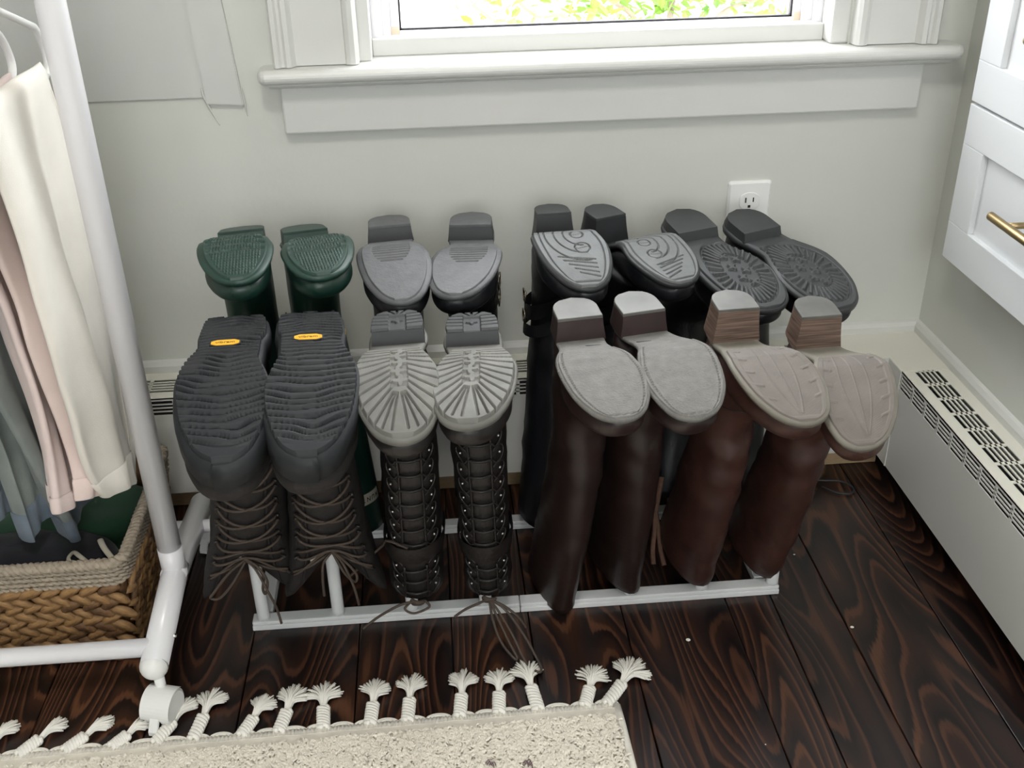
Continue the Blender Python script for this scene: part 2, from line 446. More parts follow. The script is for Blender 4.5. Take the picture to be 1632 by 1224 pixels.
# wooden sleeper strip under the cover, and the bevelled trim above the covers
tr1 = box('trim_1', (-1.6, .772, -.068, -.05, 0, .046), M['raw_wood'], bev=.001); tag(tr1, kind='structure')
def bevel_trim(name, back):
    pr = [(0, CT-.004), (-.010, CT-.004), (-.0105, CT+.012), (-.006, CT+.0185), (0, CT+.0205)]
    if back: rings = [[(x, p, q) for p, q in pr] for x in (-2.2, XR)]
    else: rings = [[(XR+p, y, q) for p, q in pr] for y in (-3.9, 0)]
    V, Fc = loft(rings); o = obj(name, V, Fc, M['trim'], None, smooth=False); tag(o, kind='structure')
bevel_trim('trim_2', True); bevel_trim('trim_3', False)

# ---------------------------------------------------------------- drawer cabinet on the right wall
cb = thing('drawer_cabinet', 'white shaker drawer cabinet set above the radiator on the right wall', 'cabinet', (.81, -.6, .43))
box('cabinet_body', (.802, XR-.001, -1.20, -.148, .436, 1.75), M['cabinet'], cb, bev=.001)
def drawer(z0, z1, handle):
    x = .784; y1, y0 = -.144, -1.20
    f = .0625
    bm = bmesh.new()
    for b in ((x, .802, y0, y1, z0, z0+.0585), (x, .802, y0, y1, z1-.0585, z1), (x, .802, y1-f, y1, z0+.0585, z1-.0585), (x, .802, y0, y0+f, z0+.0585, z1-.0585)):
        box_into(bm, *b, bev=.0012)
    d = from_bm('drawer', bm, M['cabinet'], cb)
    box('drawer_panel', (x+.0085, .802, y0+f-.002, y1-f+.002, z0+.056, z1-.056), M['cabinet'], d, bev=0)
    zc = handle
    hb = tube_obj('handle', [(x-.030, -.312, zc), (x-.030, -.314, zc), (x-.030, -1.03, zc)], .0062, M['brass'], d, seg=16)
    for yy in (-.352, -.99):
        adopt_me = tube_obj('handle_post', [(x-.030, yy, zc), (x+.012, yy, zc)], .0045, M['brass'], d, seg=12)
drawer(.4315, .6685, .558)
drawer(.6725, .9095, .79)
drawer(.9135, 1.15, 1.03)

# ================================================================== THE BOOT RACK
rk = thing('boot_rack', 'low white plastic boot rack with upright tubes under the boots', 'rack', (.095, -.29, 0))
RX = [-.286+.1095*i for i in range(8)]
YF_, YBk = -.394, -.188
def rail(x0, x1, y0, y1):
    bm = bmesh.new()
    box_into(bm, x0, x1, y0, y1, 0.0, .0085, bev=.001)
    box_into(bm, x0, x1, y0+.002, y1-.002, .0085, .0145, bev=.0015)
    return bm
for yc in (YF_, YBk):
    for x0, x1 in ((-.302, .0935), (.0945, .489)):
        from_bm('rail', rail(x0, x1, yc-.0125, yc+.0125), M['rack_white'], rk)
for x in (-.286, .468):
    from_bm('side_rail', rail(x-.011, x+.011, YBk-.012, YF_+.012) if YBk < YF_ else rail(x-.011, x+.011, YF_+.012, YBk-.012), M['rack_white'], rk)
for x in RX:
    for yc in (YF_, YBk):
        p = tube_obj('upright_tube', [(x, yc, .0135), (x, yc, .02), (x, yc, .125), (x, yc, .13)], [.0098, .0092, .0092, .005], M['rack_white'], rk, seg=16)

# ================================================================== BOOTS
OV = np.array([(0, 0, 0), (.012, .15, .15), (.04, .245, .245), (.08, .295, .295), (.14, .315, .315), (.2, .32, .315), (.28, .32, .28), (.36, .34, .26), (.45, .41, .29), (.52, .46, .37), (.60, .49, .44),
               (.67, .48, .49), (.75, .445, .50), (.83, .385, .475), (.90, .29, .42), (.95, .19, .35), (.98, .08, .26), (.991, .01, .20), (.997, -.05, .14), (1.0, -.092, .10)])
def cr_interp(x, xs, ys):
    # smooth (monotone-ish) interpolation of table columns
    x = np.asarray(x, float); d = np.gradient(ys, xs)
    i = np.clip(np.searchsorted(xs, x)-1, 0, len(xs)-2)
    h = xs[i+1]-xs[i]; t = (x-xs[i])/h
    lin = ys[i]+(ys[i+1]-ys[i])*t
    her = (2*t**3-3*t**2+1)*ys[i]+(t**3-2*t**2+t)*h*d[i]+(-2*t**3+3*t**2)*ys[i+1]+(t**3-t**2)*h*d[i+1]
    return np.where((x < .06) | (x > .975), lin, her)

class Boot:
    def __init__(s, side, x, y, z, yaw, tilt, roll, L, w, hw, spr, cur, h, st, collar, shaft_w, shaft_d, plat=0.0, toe_round=1.0, ankle_w=.036, wrinkle=0.0, shaft_yaw=0.0, seed=0, ankle_d=.095, vamp=1.0, flare=0.0, sq=1.0, minw=0.0, ff=0.0, crease=0.0):
        s.side = side; yw, tl, rl = map(math.radians, (yaw, tilt, roll))
        t = np.array([math.sin(yw)*math.cos(tl), -math.cos(yw)*math.cos(tl), -math.sin(tl)])
        a = np.array([math.cos(yw), math.sin(yw), 0]); n = np.cross(t, a); n = n if n[2] > 0 else -n
        s.a = a*math.cos(rl)+n*math.sin(rl); s.n = n*math.cos(rl)-a*math.sin(rl); s.t = t
        s.o = np.array([x, y, z]); s.L, s.w, s.hw, s.spr, s.cur, s.h, s.st, s.plat = L, w, hw, spr, cur, h, st, plat
        s.collar = np.array(collar, float); s.shaft_w, s.shaft_d = shaft_w, shaft_d
        s.ankle_w = ankle_w; s.ankle_d = ankle_d; s.wrinkle = wrinkle; s.shaft_yaw = math.radians(shaft_yaw); s.seed = seed; s.vamp = vamp; s.flare = flare; s.sq = sq; s.minw = minw; s.ff = ff; s.crease = crease
    # upright boot coordinates (u to the image right, v heel to toe, z above the ground plane) -> world
    def P(s, u, v, z):
        u, v, z = np.broadcast_arrays(np.asarray(u, float), np.asarray(v, float), np.asarray(z, float))
        f = v/s.L
        u = u+s.cur*np.clip((f-.35)/.65, 0, 1)**1.5
        z = z+s.spr*np.clip((f-.45)/.55, 0, None)**1.6
        return s.o+u[..., None]*s.a+v[..., None]*s.t-z[..., None]*s.n
    def half(s, v):
        f = np.clip(np.asarray(v, float)/s.L, 0, 1)
        f = np.where(f < .14, .14*(f/.14)**s.sq, f)
        k = s.hw/(.635*s.w); hs = 1+(k-1)*np.clip((.42-f)/.2, 0, 1)
        lat = cr_interp(f, OV[:, 0], OV[:, 1])*s.w*hs; med = cr_interp(f, OV[:, 0], OV[:, 2])*s.w*hs
        if s.minw:
            mw = s.minw*np.clip(f/.08, 0, 1)*np.clip((.8-f)/.1, 0, 1); lat = np.maximum(lat, mw); med = np.maximum(med, mw)
        return (lat, med) if s.side > 0 else (med, lat)     # (image-left extent, image-right extent)
    def zb(s, v):                                            # underside of the outsole
        f = np.asarray(v, float)/s.L
        e = np.clip((f-.22)/(.58-.22), 0, 1); e = .65*e+.35*e*e*(3-2*e)
        return s.h*(1-e)+s.ff*e
    def zi(s, v): return s.zb(v)+s.st+s.plat
    def build_upper(s, name, mat, parent, nseg=28):
        k = s.L/.262; zi = lambda v: float(s.zi(v))
        R = []   # (Bv,Bz,Fv,Fz,halfw,exponentB,shaft fraction)
        za = zi(0)+.100
        # shaft ring positions are straight in the upright frame, then bent on to the collar target
        S = za+.30
        top = S
        for q in np.linspace(1, 0, 9)[:-1]:
            d = s.ankle_d+(s.shaft_d-s.ankle_d)*q**.6; wd = s.ankle_w+(s.shaft_w-s.ankle_w)*q**.7
            c = .012+s.ankle_d/2+.004*q
            R.append((c-d/2, za+(top-za)*q, c+d/2, za+.012*(1-q)+(top-za)*q, wd, 2.2, q))
        g = s.vamp
        R += [(.012*k, za, .012*k+s.ankle_d, za+.012, s.ankle_w, 2.2, 0), (.003*k, zi(0)+.055, .127*k, zi(.12*k)+.086*g, s.ankle_w, 2.3, 0),
              (.004*k, zi(0)+.022, .146*k, zi(.14*k)+.071*g, s.ankle_w, 2.5, 0), (.016*k, zi(.016*k)+.0, .157*k, zi(.157*k)+.065*g, s.ankle_w*.98, 3, 0),
              (.06*k, zi(.06*k), .166*k, zi(.166*k)+.060*g, None, 3.4, 0), (.11*k, zi(.11*k), .177*k, zi(.177*k)+.056*g, None, 3.6, 0),
              (.16*k, zi(.16*k), .192*k, zi(.192*k)+.050*g, None, 3.6, 0), (.20*k, zi(.2*k), .212*k, zi(.212*k)+.043*g, None, 3.4, 0),
              (.232*k, zi(.232*k), .234*k, zi(.234*k)+.036*g, None, 3, 0), (.249*k, zi(.249*k), .249*k, zi(.249*k)+.028*g, None, 2.6, 0), (.258*k, zi(.258*k), .2575*k, zi(.257*k)+.017*g, None, 2.4, 0)]
        tab = []
        for (bv, bz, fv, fz, hw, e, q) in R:
            vm = bv*.6+fv*.4; l, m = s.half(np.array(vm))
            cu = float(m-l)/2*(0 if hw is not None else 1)
            if hw is None: hw = max(float(l+m)/2-.0025, .004)
            tab.append((bv, bz, fv, fz, hw, e, q, cu))
        tab = np.array(tab)
        idx = np.linspace(0, len(tab)-1, (len(tab)-1)*3+1)
        sp = smooth_path(tab, 3)
        ang = np.linspace(0, 2*np.pi, nseg, endpoint=False)
        cosv, sinv = np.cos(ang), np.sin(ang)
        c0 = s.P((0,), (tab[0][0]+tab[0][2])/2, tab[0][1])[0]
        delta = s.collar-c0
        rings = []
        for j, (bv, bz, fv, fz, hw, e, q, cu) in enumerate(sp):
            q = min(max(q, 0), 1)
            eb = np.where(cosv < 0, e, 2.15)
            C = np.sign(cosv)*np.abs(cosv)**(2/eb); Sn = np.sign(sinv)*np.abs(sinv)**(2/eb)
            mv, mz = (bv+fv)/2, (bz+fz)/2
            du = hw*Sn; dv = (fv-bv)/2*C; dz = (fz-bz)/2*C
            if q > 0 and s.shaft_yaw:
                cy, sy = math.cos(s.shaft_yaw*min(1, q*2)), math.sin(s.shaft_yaw*min(1, q*2))
                du, dv = du*cy+dv*sy, -du*sy+dv*cy
            pts = s.P(cu+du, mv+dv, mz+dz)
            if s.wrinkle:
                m_ = np.array([mnoise.noise(Vector((p[0]*22+s.seed*3.1, p[1]*22, p[2]*34))) + .5*mnoise.noise(Vector((p[0]*60+s.seed, p[1]*60, p[2]*90))) for p in pts])
                ctr = pts.mean(0); dr = pts-ctr; dr /= np.linalg.norm(dr, axis=1)[:, None]+1e-9
                amt = s.wrinkle*(1 if mz > zi(0)+.03 else .25)
                pts = pts+dr*(m_*amt)[:, None]
            if s.crease and 9 < j < 31:
                env = math.exp(-((j-21)/6.5)**2)
                th = np.where(ang > np.pi, ang-2*np.pi, ang)
                ctr = pts.mean(0); dr = pts-ctr; dr /= np.linalg.norm(dr, axis=1)[:, None]+1e-9
                cz = np.sin(j*1.55+1.3*np.sin(th*1.5+s.seed)+s.seed*2.0)*(.5+.5*np.cos(th*1.1))
                pts = pts+dr*(s.crease*env*cz)[:, None]
            if s.flare and q > .55:
                fq = ((q-.55)/.45)**1.5*s.flare
                th = np.where(ang > np.pi, ang-2*np.pi, ang)
                for sg in (-1, 1):
                    gsn = np.exp(-((th-sg*.95)/.42)**2)*fq
                    pts = pts+gsn[:, None]*(s.a*sg*.020+np.array([0, -.012, -.040]))
                pts = pts+(np.exp(-(th/.4)**2)*fq)[:, None]*np.array([0, .012, .02])
            # bend: keep the ankle, drive the collar to its target
            b = q**1.25
            rings.append(pts+delta*b)
        s.rings = rings; s.nshaft = 8*3
        # turned-in lining so that the opening is hollow
        cen = rings[0].mean(0); ax = rings[3].mean(0)-rings[0].mean(0); ax /= np.linalg.norm(ax)
        inner = [cen+(rings[0]-cen)*.93+ax*dd for dd in (.0, .02, .06)]
        inner = [cen+ax*dd+(rings[min(int(dd/.0125), 20)]-rings[min(int(dd/.0125), 20)].mean(0))*.9+(rings[min(int(dd/.0125), 20)].mean(0)-cen-ax*dd)*1.0 for dd in (.10, .06, .02)]+[cen+(rings[0]-cen)*.95-ax*.0015]
        V, Fc = loft(inner+rings, True, True)
        return obj(name, V, Fc, mat, parent)
    def surf(s, k, th, off=0.0):
        """point on the shaft/vamp: k ring index (float, 0 collar), th angle from the front (0 = front, + = image right)"""
        k = min(max(k, 0), len(s.rings)-1.001); i = int(k); f = k-i
        A = s.rings[i]*(1-f)+s.rings[i+1]*f; n = len(A)
        x = (th/(2*np.pi)*n) % n; j = int(x); g = x-j
        p = A[j]*(1-g)+A[(j+1) % n]*g; c = A.mean(0); d = p-c
        return p+d/np.linalg.norm(d)*off
    def build_outsole(s, name, mat, parent, over=.0015, bulge=.0012, nv=56):
        rings = []
        fs = .5-.5*np.cos(np.linspace(0.06, math.pi-.012, nv))
        us = np.linspace(-1, 1, 9)
        for f in fs:
            v = f*s.L; l, m = (float(x) for x in s.half(np.array(v)))
            l += over; m += over; c = (m-l)/2; hwid = max((l+m)/2, .0008)
            zb = float(s.zb(v)); zt = zb+s.st+s.plat
            pb = s.P(c+hwid*us*.985, np.full(9, v), np.full(9, zb))
            e1 = s.P(np.array([c+hwid+bulge]), v, np.array([zb*.6+zt*.4])); 
            pt = s.P(c+hwid*us[::-1]*.99, np.full(9, v), np.full(9, zt))
            e2 = s.P(np.array([c-hwid-bulge]), v, np.array([zb*.6+zt*.4]))
            rings.append(np.vstack([pb, e1, pt, e2]))
        V, Fc = loft(rings)
        return obj(name, V, Fc, mat, parent)
    def heel_outline(s, v0, v1, sc, n=11, round_=True):
        vs = np.concatenate([[1], np.linspace(.93, .0, n)])
        out = []
        for sg in (1, -1):
            seq = vs if sg > 0 else vs[::-1]
            for q in seq:
                # D shape: straight breast, sides nearly parallel, round back
                wv = (max(0, 1-((1-min(q/.55, 1))**2.3)))**.5 if q < .55 else 1.0
                if q <= 0.001: 
                    if sg > 0: out.append((0, v0))
                    continue
                out.append((sg*s.hw/2*sc*wv, v0+(v1-v0)*q))
        return out
    def build_heel(s, name, mat, parent, sc0=1.0, sc1=1.1, cap=None, capth=.004, cap_mat=None, vend=.235, flare=.006, n_st=6):
        rings = []
        lay = np.linspace(capth if cap else 0, s.h+.001, n_st)
        for z in lay:
            q = z/s.h; sc = sc0+(sc1-sc0)*q**1.6
            o = s.heel_outline(-flare*q, s.L*(vend+.02*q), sc)
            rings.append(s.P([p[0] for p in o], [p[1] for p in o], np.full(len(o), z)))
        V, Fc = loft(rings); ho = obj(name, V, Fc, mat, parent, smooth=False)
        if cap:
            o = s.heel_outline(0, s.L*vend, sc0)
            rings = [s.P([p[0]*g for p in o], [s.L*vend/2+(p[1]-s.L*vend/2)*g for p in o], np.full(len(o), z)) for z, g in ((0, .975), (.0007, 1.0), (capth, 1.0))]
            V, Fc = loft(rings); obj(cap, V, Fc, cap_mat, ho, smooth=False)
        return ho
    def tread(s, name, mat, parent, f0, f1, fn, nu=90, nv=120, inset=.004, base=.0006):
        """relief on the underside; fn(U, F, u, v) -> relief height in metres; U in -1..1 across, F along 0..1"""
        fs = np.linspace(f0, f1, nv); us = np.linspace(-1, 1, nu)
        l, m = s.half(fs*s.L); l = np.maximum(l-inset, .002); m = np.maximum(m-inset, .002)
        # pull the patch ends in so that it follows the outline
        c = (m-l)/2; hwid = (l+m)/2
        U, Fm = np.meshgrid(us, fs); uu = c[:, None]+hwid[:, None]*U; vv = Fm*s.L
        H = fn(U, Fm, uu, vv)+base
        H[0, :] = -.001; H[-1, :] = -.001; H[:, 0] = -.001; H[:, -1] = -.001
        pts = s.P(uu, vv, s.zb(vv)-H).reshape(-1, 3)
        Fc = [(i*nu+j, i*nu+j+1, (i+1)*nu+j+1, (i+1)*nu+j) for i in range(nv-1) for j in range(nu-1)]
        return obj(name, pts, Fc, mat, parent, smooth=True)

def seg_d(u, v, a, b):
    a = np.array(a, float); b = np.array(b, float); d = b-a
    t = np.clip(((u-a[0])*d[0]+(v-a[1])*d[1])/(d@d), 0, 1)
    return np.hypot(u-a[0]-t*d[0], v-a[1]-t*d[1])
def sst(x, a, b):
    t = np.clip((x-a)/(b-a), 0, 1); return t*t*(3-2*t)
def groove(dist, width, soft=.0007): return 1-sst(dist, width/2, width/2+soft)
_ng = nrng.random((64, 64))
def vnoise(x, y):
    x = np.asarray(x)+1000; y = np.asarray(y)+1000; xi = np.floor(x).astype(int); yi = np.floor(y).astype(int); fx = x-xi; fy = y-yi
    fx = fx*fx*(3-2*fx); fy = fy*fy*(3-2*fy)
    g = lambda i, j: _ng[i % 64, j % 64]
    return (g(xi, yi)*(1-fx)+g(xi+1, yi)*fx)*(1-fy)+(g(xi, yi+1)*(1-fx)+g(xi+1, yi+1)*fx)*fy

# --- tread patterns -------------------------------------------------
def tread_ripple(b):
    def fn(U, Fm, u, v):
        n = vnoise(u*38+b.seed, v*42)*1.1+vnoise(u*15, v*20+b.seed)*.9
        curve = .004*np.cos(U*2.2)*np.where(Fm < .45, 1, -1.0)*np.clip(np.abs(Fm-.45)*8, 0, 1)
        ph = (v+curve)/.0098+n
        wv = np.abs((ph % 1)-.5)*2
        br = vnoise(u*70+9, v*120+b.seed*5)
        hgt = .0075*sst(wv, .22+.16*br, .46+.14*br)
        toe = sst(Fm, .90, .965)
        return hgt*(1-toe)+.0065*toe
    return fn
def tread_lug_lines(b, f0):
    """broad grey blocks divided by thin dark grooves fanning out from a spine of stars"""
    L, w = b.L, b.w
    lines = []
    NB = 13
    for k in range(NB):
        t_ = k/(NB-1); an = math.radians(92-84*t_**1.35)
        v0 = (f0+.035+.285*min(1, t_*1.22))*L
        for sg in (-1, 1):
            d = (math.sin(an)*sg, math.cos(an)); st0 = .0115+.004*(t_ > .8)
            q = lambda r, w_=0: (d[0]*r, v0+d[1]*r+w_)
            lines.append((q(st0), q(.030, .0012), q(.066)))
    def fn(U, Fm, u, v):
        c = (v/L-.35)*.010*b.side; uu = u-c
        g = np.zeros_like(u)
        for p in lines:
            g = np.maximum(g, groove(np.minimum(seg_d(uu, v, p[0], p[1]), seg_d(uu, v, p[1], p[2])), .0016))
        h = .0050*(1-g)
        core = sst(.0105-np.abs(uu), 0, .0012)*sst(v, (f0+.03)*L, (f0+.035)*L)*sst((f0+.345)*L-v, 0, .002)
        hc = np.zeros_like(u)
        for k in range(5):
            q0, q1 = uu-.0015*((-1)**k), v-(f0+.055+k*.062)*L
            th = np.arctan2(q1, q0); r = np.hypot(q0, q1)
            hc = np.maximum(hc, sst(.0078*(1+.35*np.cos(4*th))-r, 0, .0009))
        h = h*(1-core)+core*(.0024+.0026*hc)
        return h*sst(1-np.abs(U), 0, .05)
    return fn
def tread_heel_lug(b):
    L = b.L
    def fn(U, Fm, u, v):
        g = np.zeros_like(u)
        for k in range(4):
            f = .045+k*.042
            for sg in (-1, 1): g = np.maximum(g, groove(seg_d(u, v, (sg*.012, f*L+.004), (sg*.05, f*L)), .0022))
        for a in (-35, 0, 35):
            t = math.radians(a); g = np.maximum(g, groove(seg_d(u, v, (math.sin(t)*.006, .018-math.cos(t)*.004), (math.sin(t)*.03, .018-math.cos(t)*.03)), .0018))
        core = sst(.0115-np.abs(u), 0, .001)*sst(v, .017, .019)
        th = np.arctan2(v-.034, u); r = np.hypot(u, v-.034)
        return .003*(1-g)*(1-core)+core*.0022*sst(.0062*(1+.3*np.cos(4*th))-r, 0, .001)
    return fn
def tread_bars(b, f0):
    """recessed field with raised bars round the rim and small crosses in the middle"""
    L = b.L; bars = []
    cu, cv = .004*b.side, .69*L
    for k in range(34):
        t = 2*math.pi*k/34
        du, dv = math.sin(t), math.cos(t)
        ru, rv = .040, .082 if dv < 0 else .066
        bars.append(((cu+du*ru*.60, cv+dv*rv*.62), (cu+du*ru*1.0, cv+dv*rv*1.0)))
    crosses = [(cu-.006, cv-.042), (cu+.008, cv-.030), (cu-.007, cv-.014), (cu+.009, cv-.002), (cu-.004, cv+.012), (cu+.007, cv+.026)]
    def fn(U, Fm, u, v):
        e = np.hypot((u-cu)/.0435, (v-cv)/np.where(v < cv, .088, .071))
        h = .0032*sst(e, .985, 1.03)
        for p in bars: h = np.maximum(h, .0038*groove(seg_d(u, v, *p), .0036, .0008)*(e < 1))
        for cx, cy in crosses:
            q0, q1 = u-cx, v-cy; th = np.arctan2(q1, q0)+.5; r = np.hypot(q0, q1)
            h = np.maximum(h, .0038*sst(.0062*(1+.38*np.cos(4*th))-r, 0, .0009))
        return h
    return fn
def tread_arcs(b):
    L = b.L
    def fn(U, Fm, u, v):
        s = b.side; g = np.zeros_like(u); x = u*s
        rim = 1-np.abs(U)
        e = np.minimum(rim*b.w*.42, (1-Fm)*L*.8); g = np.maximum(g, groove(np.abs(e-.0065), .0011, .0006))
        for (cx, f, rr) in ((.013, .505, .0072), (.012, .605, .0088), (.014, .725, .0102)):
            d = np.hypot(x-cx, v-f*L); g = np.maximum(g, groove(np.abs(d-rr), .0013, .0006))
            half = sst(rr-d, 0, .0006)*(np.sin(3)*(x-cx)+(v-f*L)*.6 > 0); g = np.maximum(g, .22*half)
        for rr in (.023, .036, .049):
            d = np.hypot(x-.016, (v-.60*L)*.82); g = np.maximum(g, groove(np.abs(d-rr), .0013, .0006)*(x < .012+.2*rr)*(e > .0075))
        for k in range(5):
            f = .80+.03*k; g = np.maximum(g, groove(seg_d(x, v, (-.022+.006*k, f*L-.003), (.026, f*L+.006)), .0012)*(e > .008))
        return .0030-.0030*np.minimum(1, g*1.2)
    return fn
def tread_plain(b, f0):
    L = b.L
    def fn(U, Fm, u, v):
        g = np.zeros_like(u); cx = -.003*b.side
        for k in range(8):
            f = .530+k*.024
            hw = .025*math.sqrt(max(.05, 1-(max(0, k-2)/6.0)**2)); g = np.maximum(g, groove(seg_d(u, v, (cx-hw, f*L), (cx+hw, f*L)), .0022))
        return .0020-.0024*g+.0002*vnoise(u*300, v*300)
    return fn
def tread_stitched(b):
    L = b.L
    def fn(U, Fm, u, v):
        e = np.minimum((1-np.abs(U))*b.w*.42, (1-Fm)*L*.85)
        dots = groove(np.abs(e-.0045), .0012, .0006)*((np.sin(v*1500+u*700) > .1))
        n = vnoise(u*420+v*160, v*900)*.6+vnoise(u*900, v*500)*.4
        return .0016+.0007*n*(e > .006)-.0013*dots-.0006*groove(np.abs(e-.0045), .002)*.5
    return fn
def tread_leaf(b):
    L = b.L
    def fn(U, Fm, u, v):
        s = b.side
        e = np.minimum((1-np.abs(U))*b.w*.42, (1-Fm)*L*.85)
        h = .0012+.0010*(1-sst(e, .0060, .0068))
        q = (Fm-.42)/.55
        for off, wdt in ((-.42, .0010), (.0, .0006), (.42, .0010)):
            uc = (off*b.w*.42*np.sin(np.clip(q, 0, 1)*2.6+.5)+.004*s*q)
            h = np.maximum(h, (.0012+.0009*groove(np.abs(u-uc), wdt, .0008))*(q < .97))
        for k in range(5):
            f = .50+k*.088
            for sg in (-1, 1):
                d = seg_d(U, (v-f*L)/.045, (sg*.66, .08), (sg*1.0, -.05)); h = np.maximum(h, .0012+.0012*(1-sst(d, .03, .06)))
        hat = (np.sin((u*.5+v)*2*np.pi/.0026) > 0)*.00035*(e > .009)
        return h+hat
    return fn
def tread_grid(b, f0):
    L = b.L
    def fn(U, Fm, u, v):
        h = np.full_like(u, .0014)
        cell = (np.abs(((u/.0040) % 1)-.5) < .30)*(np.abs(((v/.0062) % 1)-.5) < .32)
        tz = Fm
        band = np.zeros_like(u)
        for f in (.60, .67, .735): band = np.maximum(band, groove(np.abs(v-f*L-.004*U*U), .0062, .0012))
        e = np.minimum((1-np.abs(U))*b.w*.42, (1-Fm)*L*.85)
        h = .0030+.0014*cell*(e > .007)*(band < .1)-.0036*band*(e > .003)
        return h
    return fn

# --- boot materials --------------------------------------------------
def leather(name, c, rough=.45, bump=.25, coat=0.0, var=.25, bscale=160):
    return material(name, srgb(*c), rough, var=var, scale=26, bump=bump, bscale=bscale, coat=coat, dist=.0015)
M['green_rubber'] = material('green_rubber', srgb(20, 48, 39), .38, var=.12, scale=20)
M['green_sole'] = material('green_sole_rubber', srgb(30, 58, 49), .45, var=.12, scale=60)
M['black_leather'] = leather('black_leather', (20, 21, 25), .42, .2)
M['grey_sole'] = material('grey_rubber_sole', srgb(88, 89, 91), .5, var=.14, scale=70, bump=.2, bscale=500)
M['dark_rubber'] = material('dark_heel_rubber', srgb(40, 41, 43), .5, var=.1, scale=60)
M['arc_sole'] = material('worn_grey_sole', srgb(92, 94, 94), .55, var=.12, scale=50, bump=.15, bscale=400)
M['lug_sole'] = material('charcoal_lug_sole', srgb(56, 58, 59), .5, var=.1, scale=50)
M['ripple_sole'] = material('ripple_black_rubber', srgb(36, 38, 41), .55, var=.12, scale=40, spec=.35)
M['suede'] = leather('dark_brown_nubuck', (30, 25, 24), .75, .35)
M['lace'] = material('brown_round_lace', srgb(74, 62, 54), .7, bump=.5, bscale=900, dist=.0006)
M['yellow'] = material('yellow_badge', srgb(246, 178, 40), .45)
M['brown_black'] = leather('dark_brown_leather', (32, 28, 27), .45, .22)
M['worn_sole'] = material('pale_worn_lug_sole', srgb(112, 111, 106), .6, var=.2, scale=28)
M['brown_leather'] = leather('espresso_leather', (38, 24, 21), .42, .2, coat=.04)
M['sueded_sole'] = material('grey_roughened_sole', srgb(112, 110, 106), .7, var=.14, scale=80, bump=.5, bscale=420)
M['espresso_heel'] = material('espresso_heel', srgb(52, 40, 39), .4, var=.2, scale=40)
M['heel_cap'] = material('worn_heel_cap', srgb(98, 97, 93), .42, var=.25, scale=22)
M['red_leather'] = leather('reddish_brown_leather', (64, 38, 31), .48, .3, var=.3)
M['leaf_sole'] = material('taupe_rubber_sole', srgb(112, 105, 99), .6, var=.1, scale=40)
M['leaf_edge'] = material('cream_sole_edge', srgb(124, 119, 109), .55, var=.1, scale=40)
M['steel'] = material('antique_buckle', srgb(150, 140, 122), .3, metal=1)
M['eyelet'] = material('pewter_eyelet', srgb(190, 188, 184), .3, metal=1)
M['tag'] = material('woven_label', srgb(186, 182, 168), .8)
M['print'] = material('black_print', srgb(22, 22, 22), .7)
def stacked_material():
    m = material('stacked_leather_heel', srgb(134, 108, 92), .55)
    nt = m.node_tree; b = nt.nodes['Principled BSDF']; tc = nt.nodes.new('ShaderNodeTexCoord')
    mp = nt.nodes.new('ShaderNodeMapping'); mp.inputs['Scale'].default_value = (14, 14, 420)
    n = nt.nodes.new('ShaderNodeTexNoise'); n.inputs['Scale'].default_value = 1; n.inputs['Detail'].default_value = 3
    rp = nt.nodes.new('ShaderNodeValToRGB'); rp.color_ramp.elements[0].position = .35; rp.color_ramp.elements[0].color = srgb(76, 59, 51); rp.color_ramp.elements[1].position = .65; rp.color_ramp.elements[1].color = srgb(126, 105, 92)
    nt.links.new(tc.outputs['Object'], mp.inputs[0]); nt.links.new(mp.outputs[0], n.inputs['Vector']); nt.links.new(n.outputs['Fac'], rp.inputs[0]); nt.links.new(rp.outputs[0], b.inputs['Base Color'])
    return m
M['stacked'] = stacked_material()

def boot_root(name, label, group, b):
    r = thing(name, label, 'boot', tuple(b.collar), group); return r

def text_mesh(name, s, size, mat, parent, origin, ax, ay, extrude=.0002):
    cu = bpy.data.curves.new(name, 'FONT'); cu.body = s; cu.size = size; cu.extrude = extrude; cu.align_x = 'CENTER'; cu.align_y = 'CENTER'
    tmp = bpy.data.objects.new(name, cu); scene.collection.objects.link(tmp)
    dg = bpy.context.evaluated_depsgraph_get(); me = bpy.data.meshes.new_from_object(tmp.evaluated_get(dg))
    bpy.data.objects.remove(tmp)
    ax = np.array(ax, float); ay = np.array(ay, float); ax /= np.linalg.norm(ax); ay -= ax*(ax@ay); ay /= np.linalg.norm(ay); az = np.cross(ax, ay)
    for v in me.vertices: v.co = Vector(np.array(origin)+ax*v.co.x+ay*v.co.y+az*v.co.z)
    me.materials.clear(); me.materials.append(mat)
    o = link(bpy.data.objects.new(name, me)); adopt(o, parent); return o

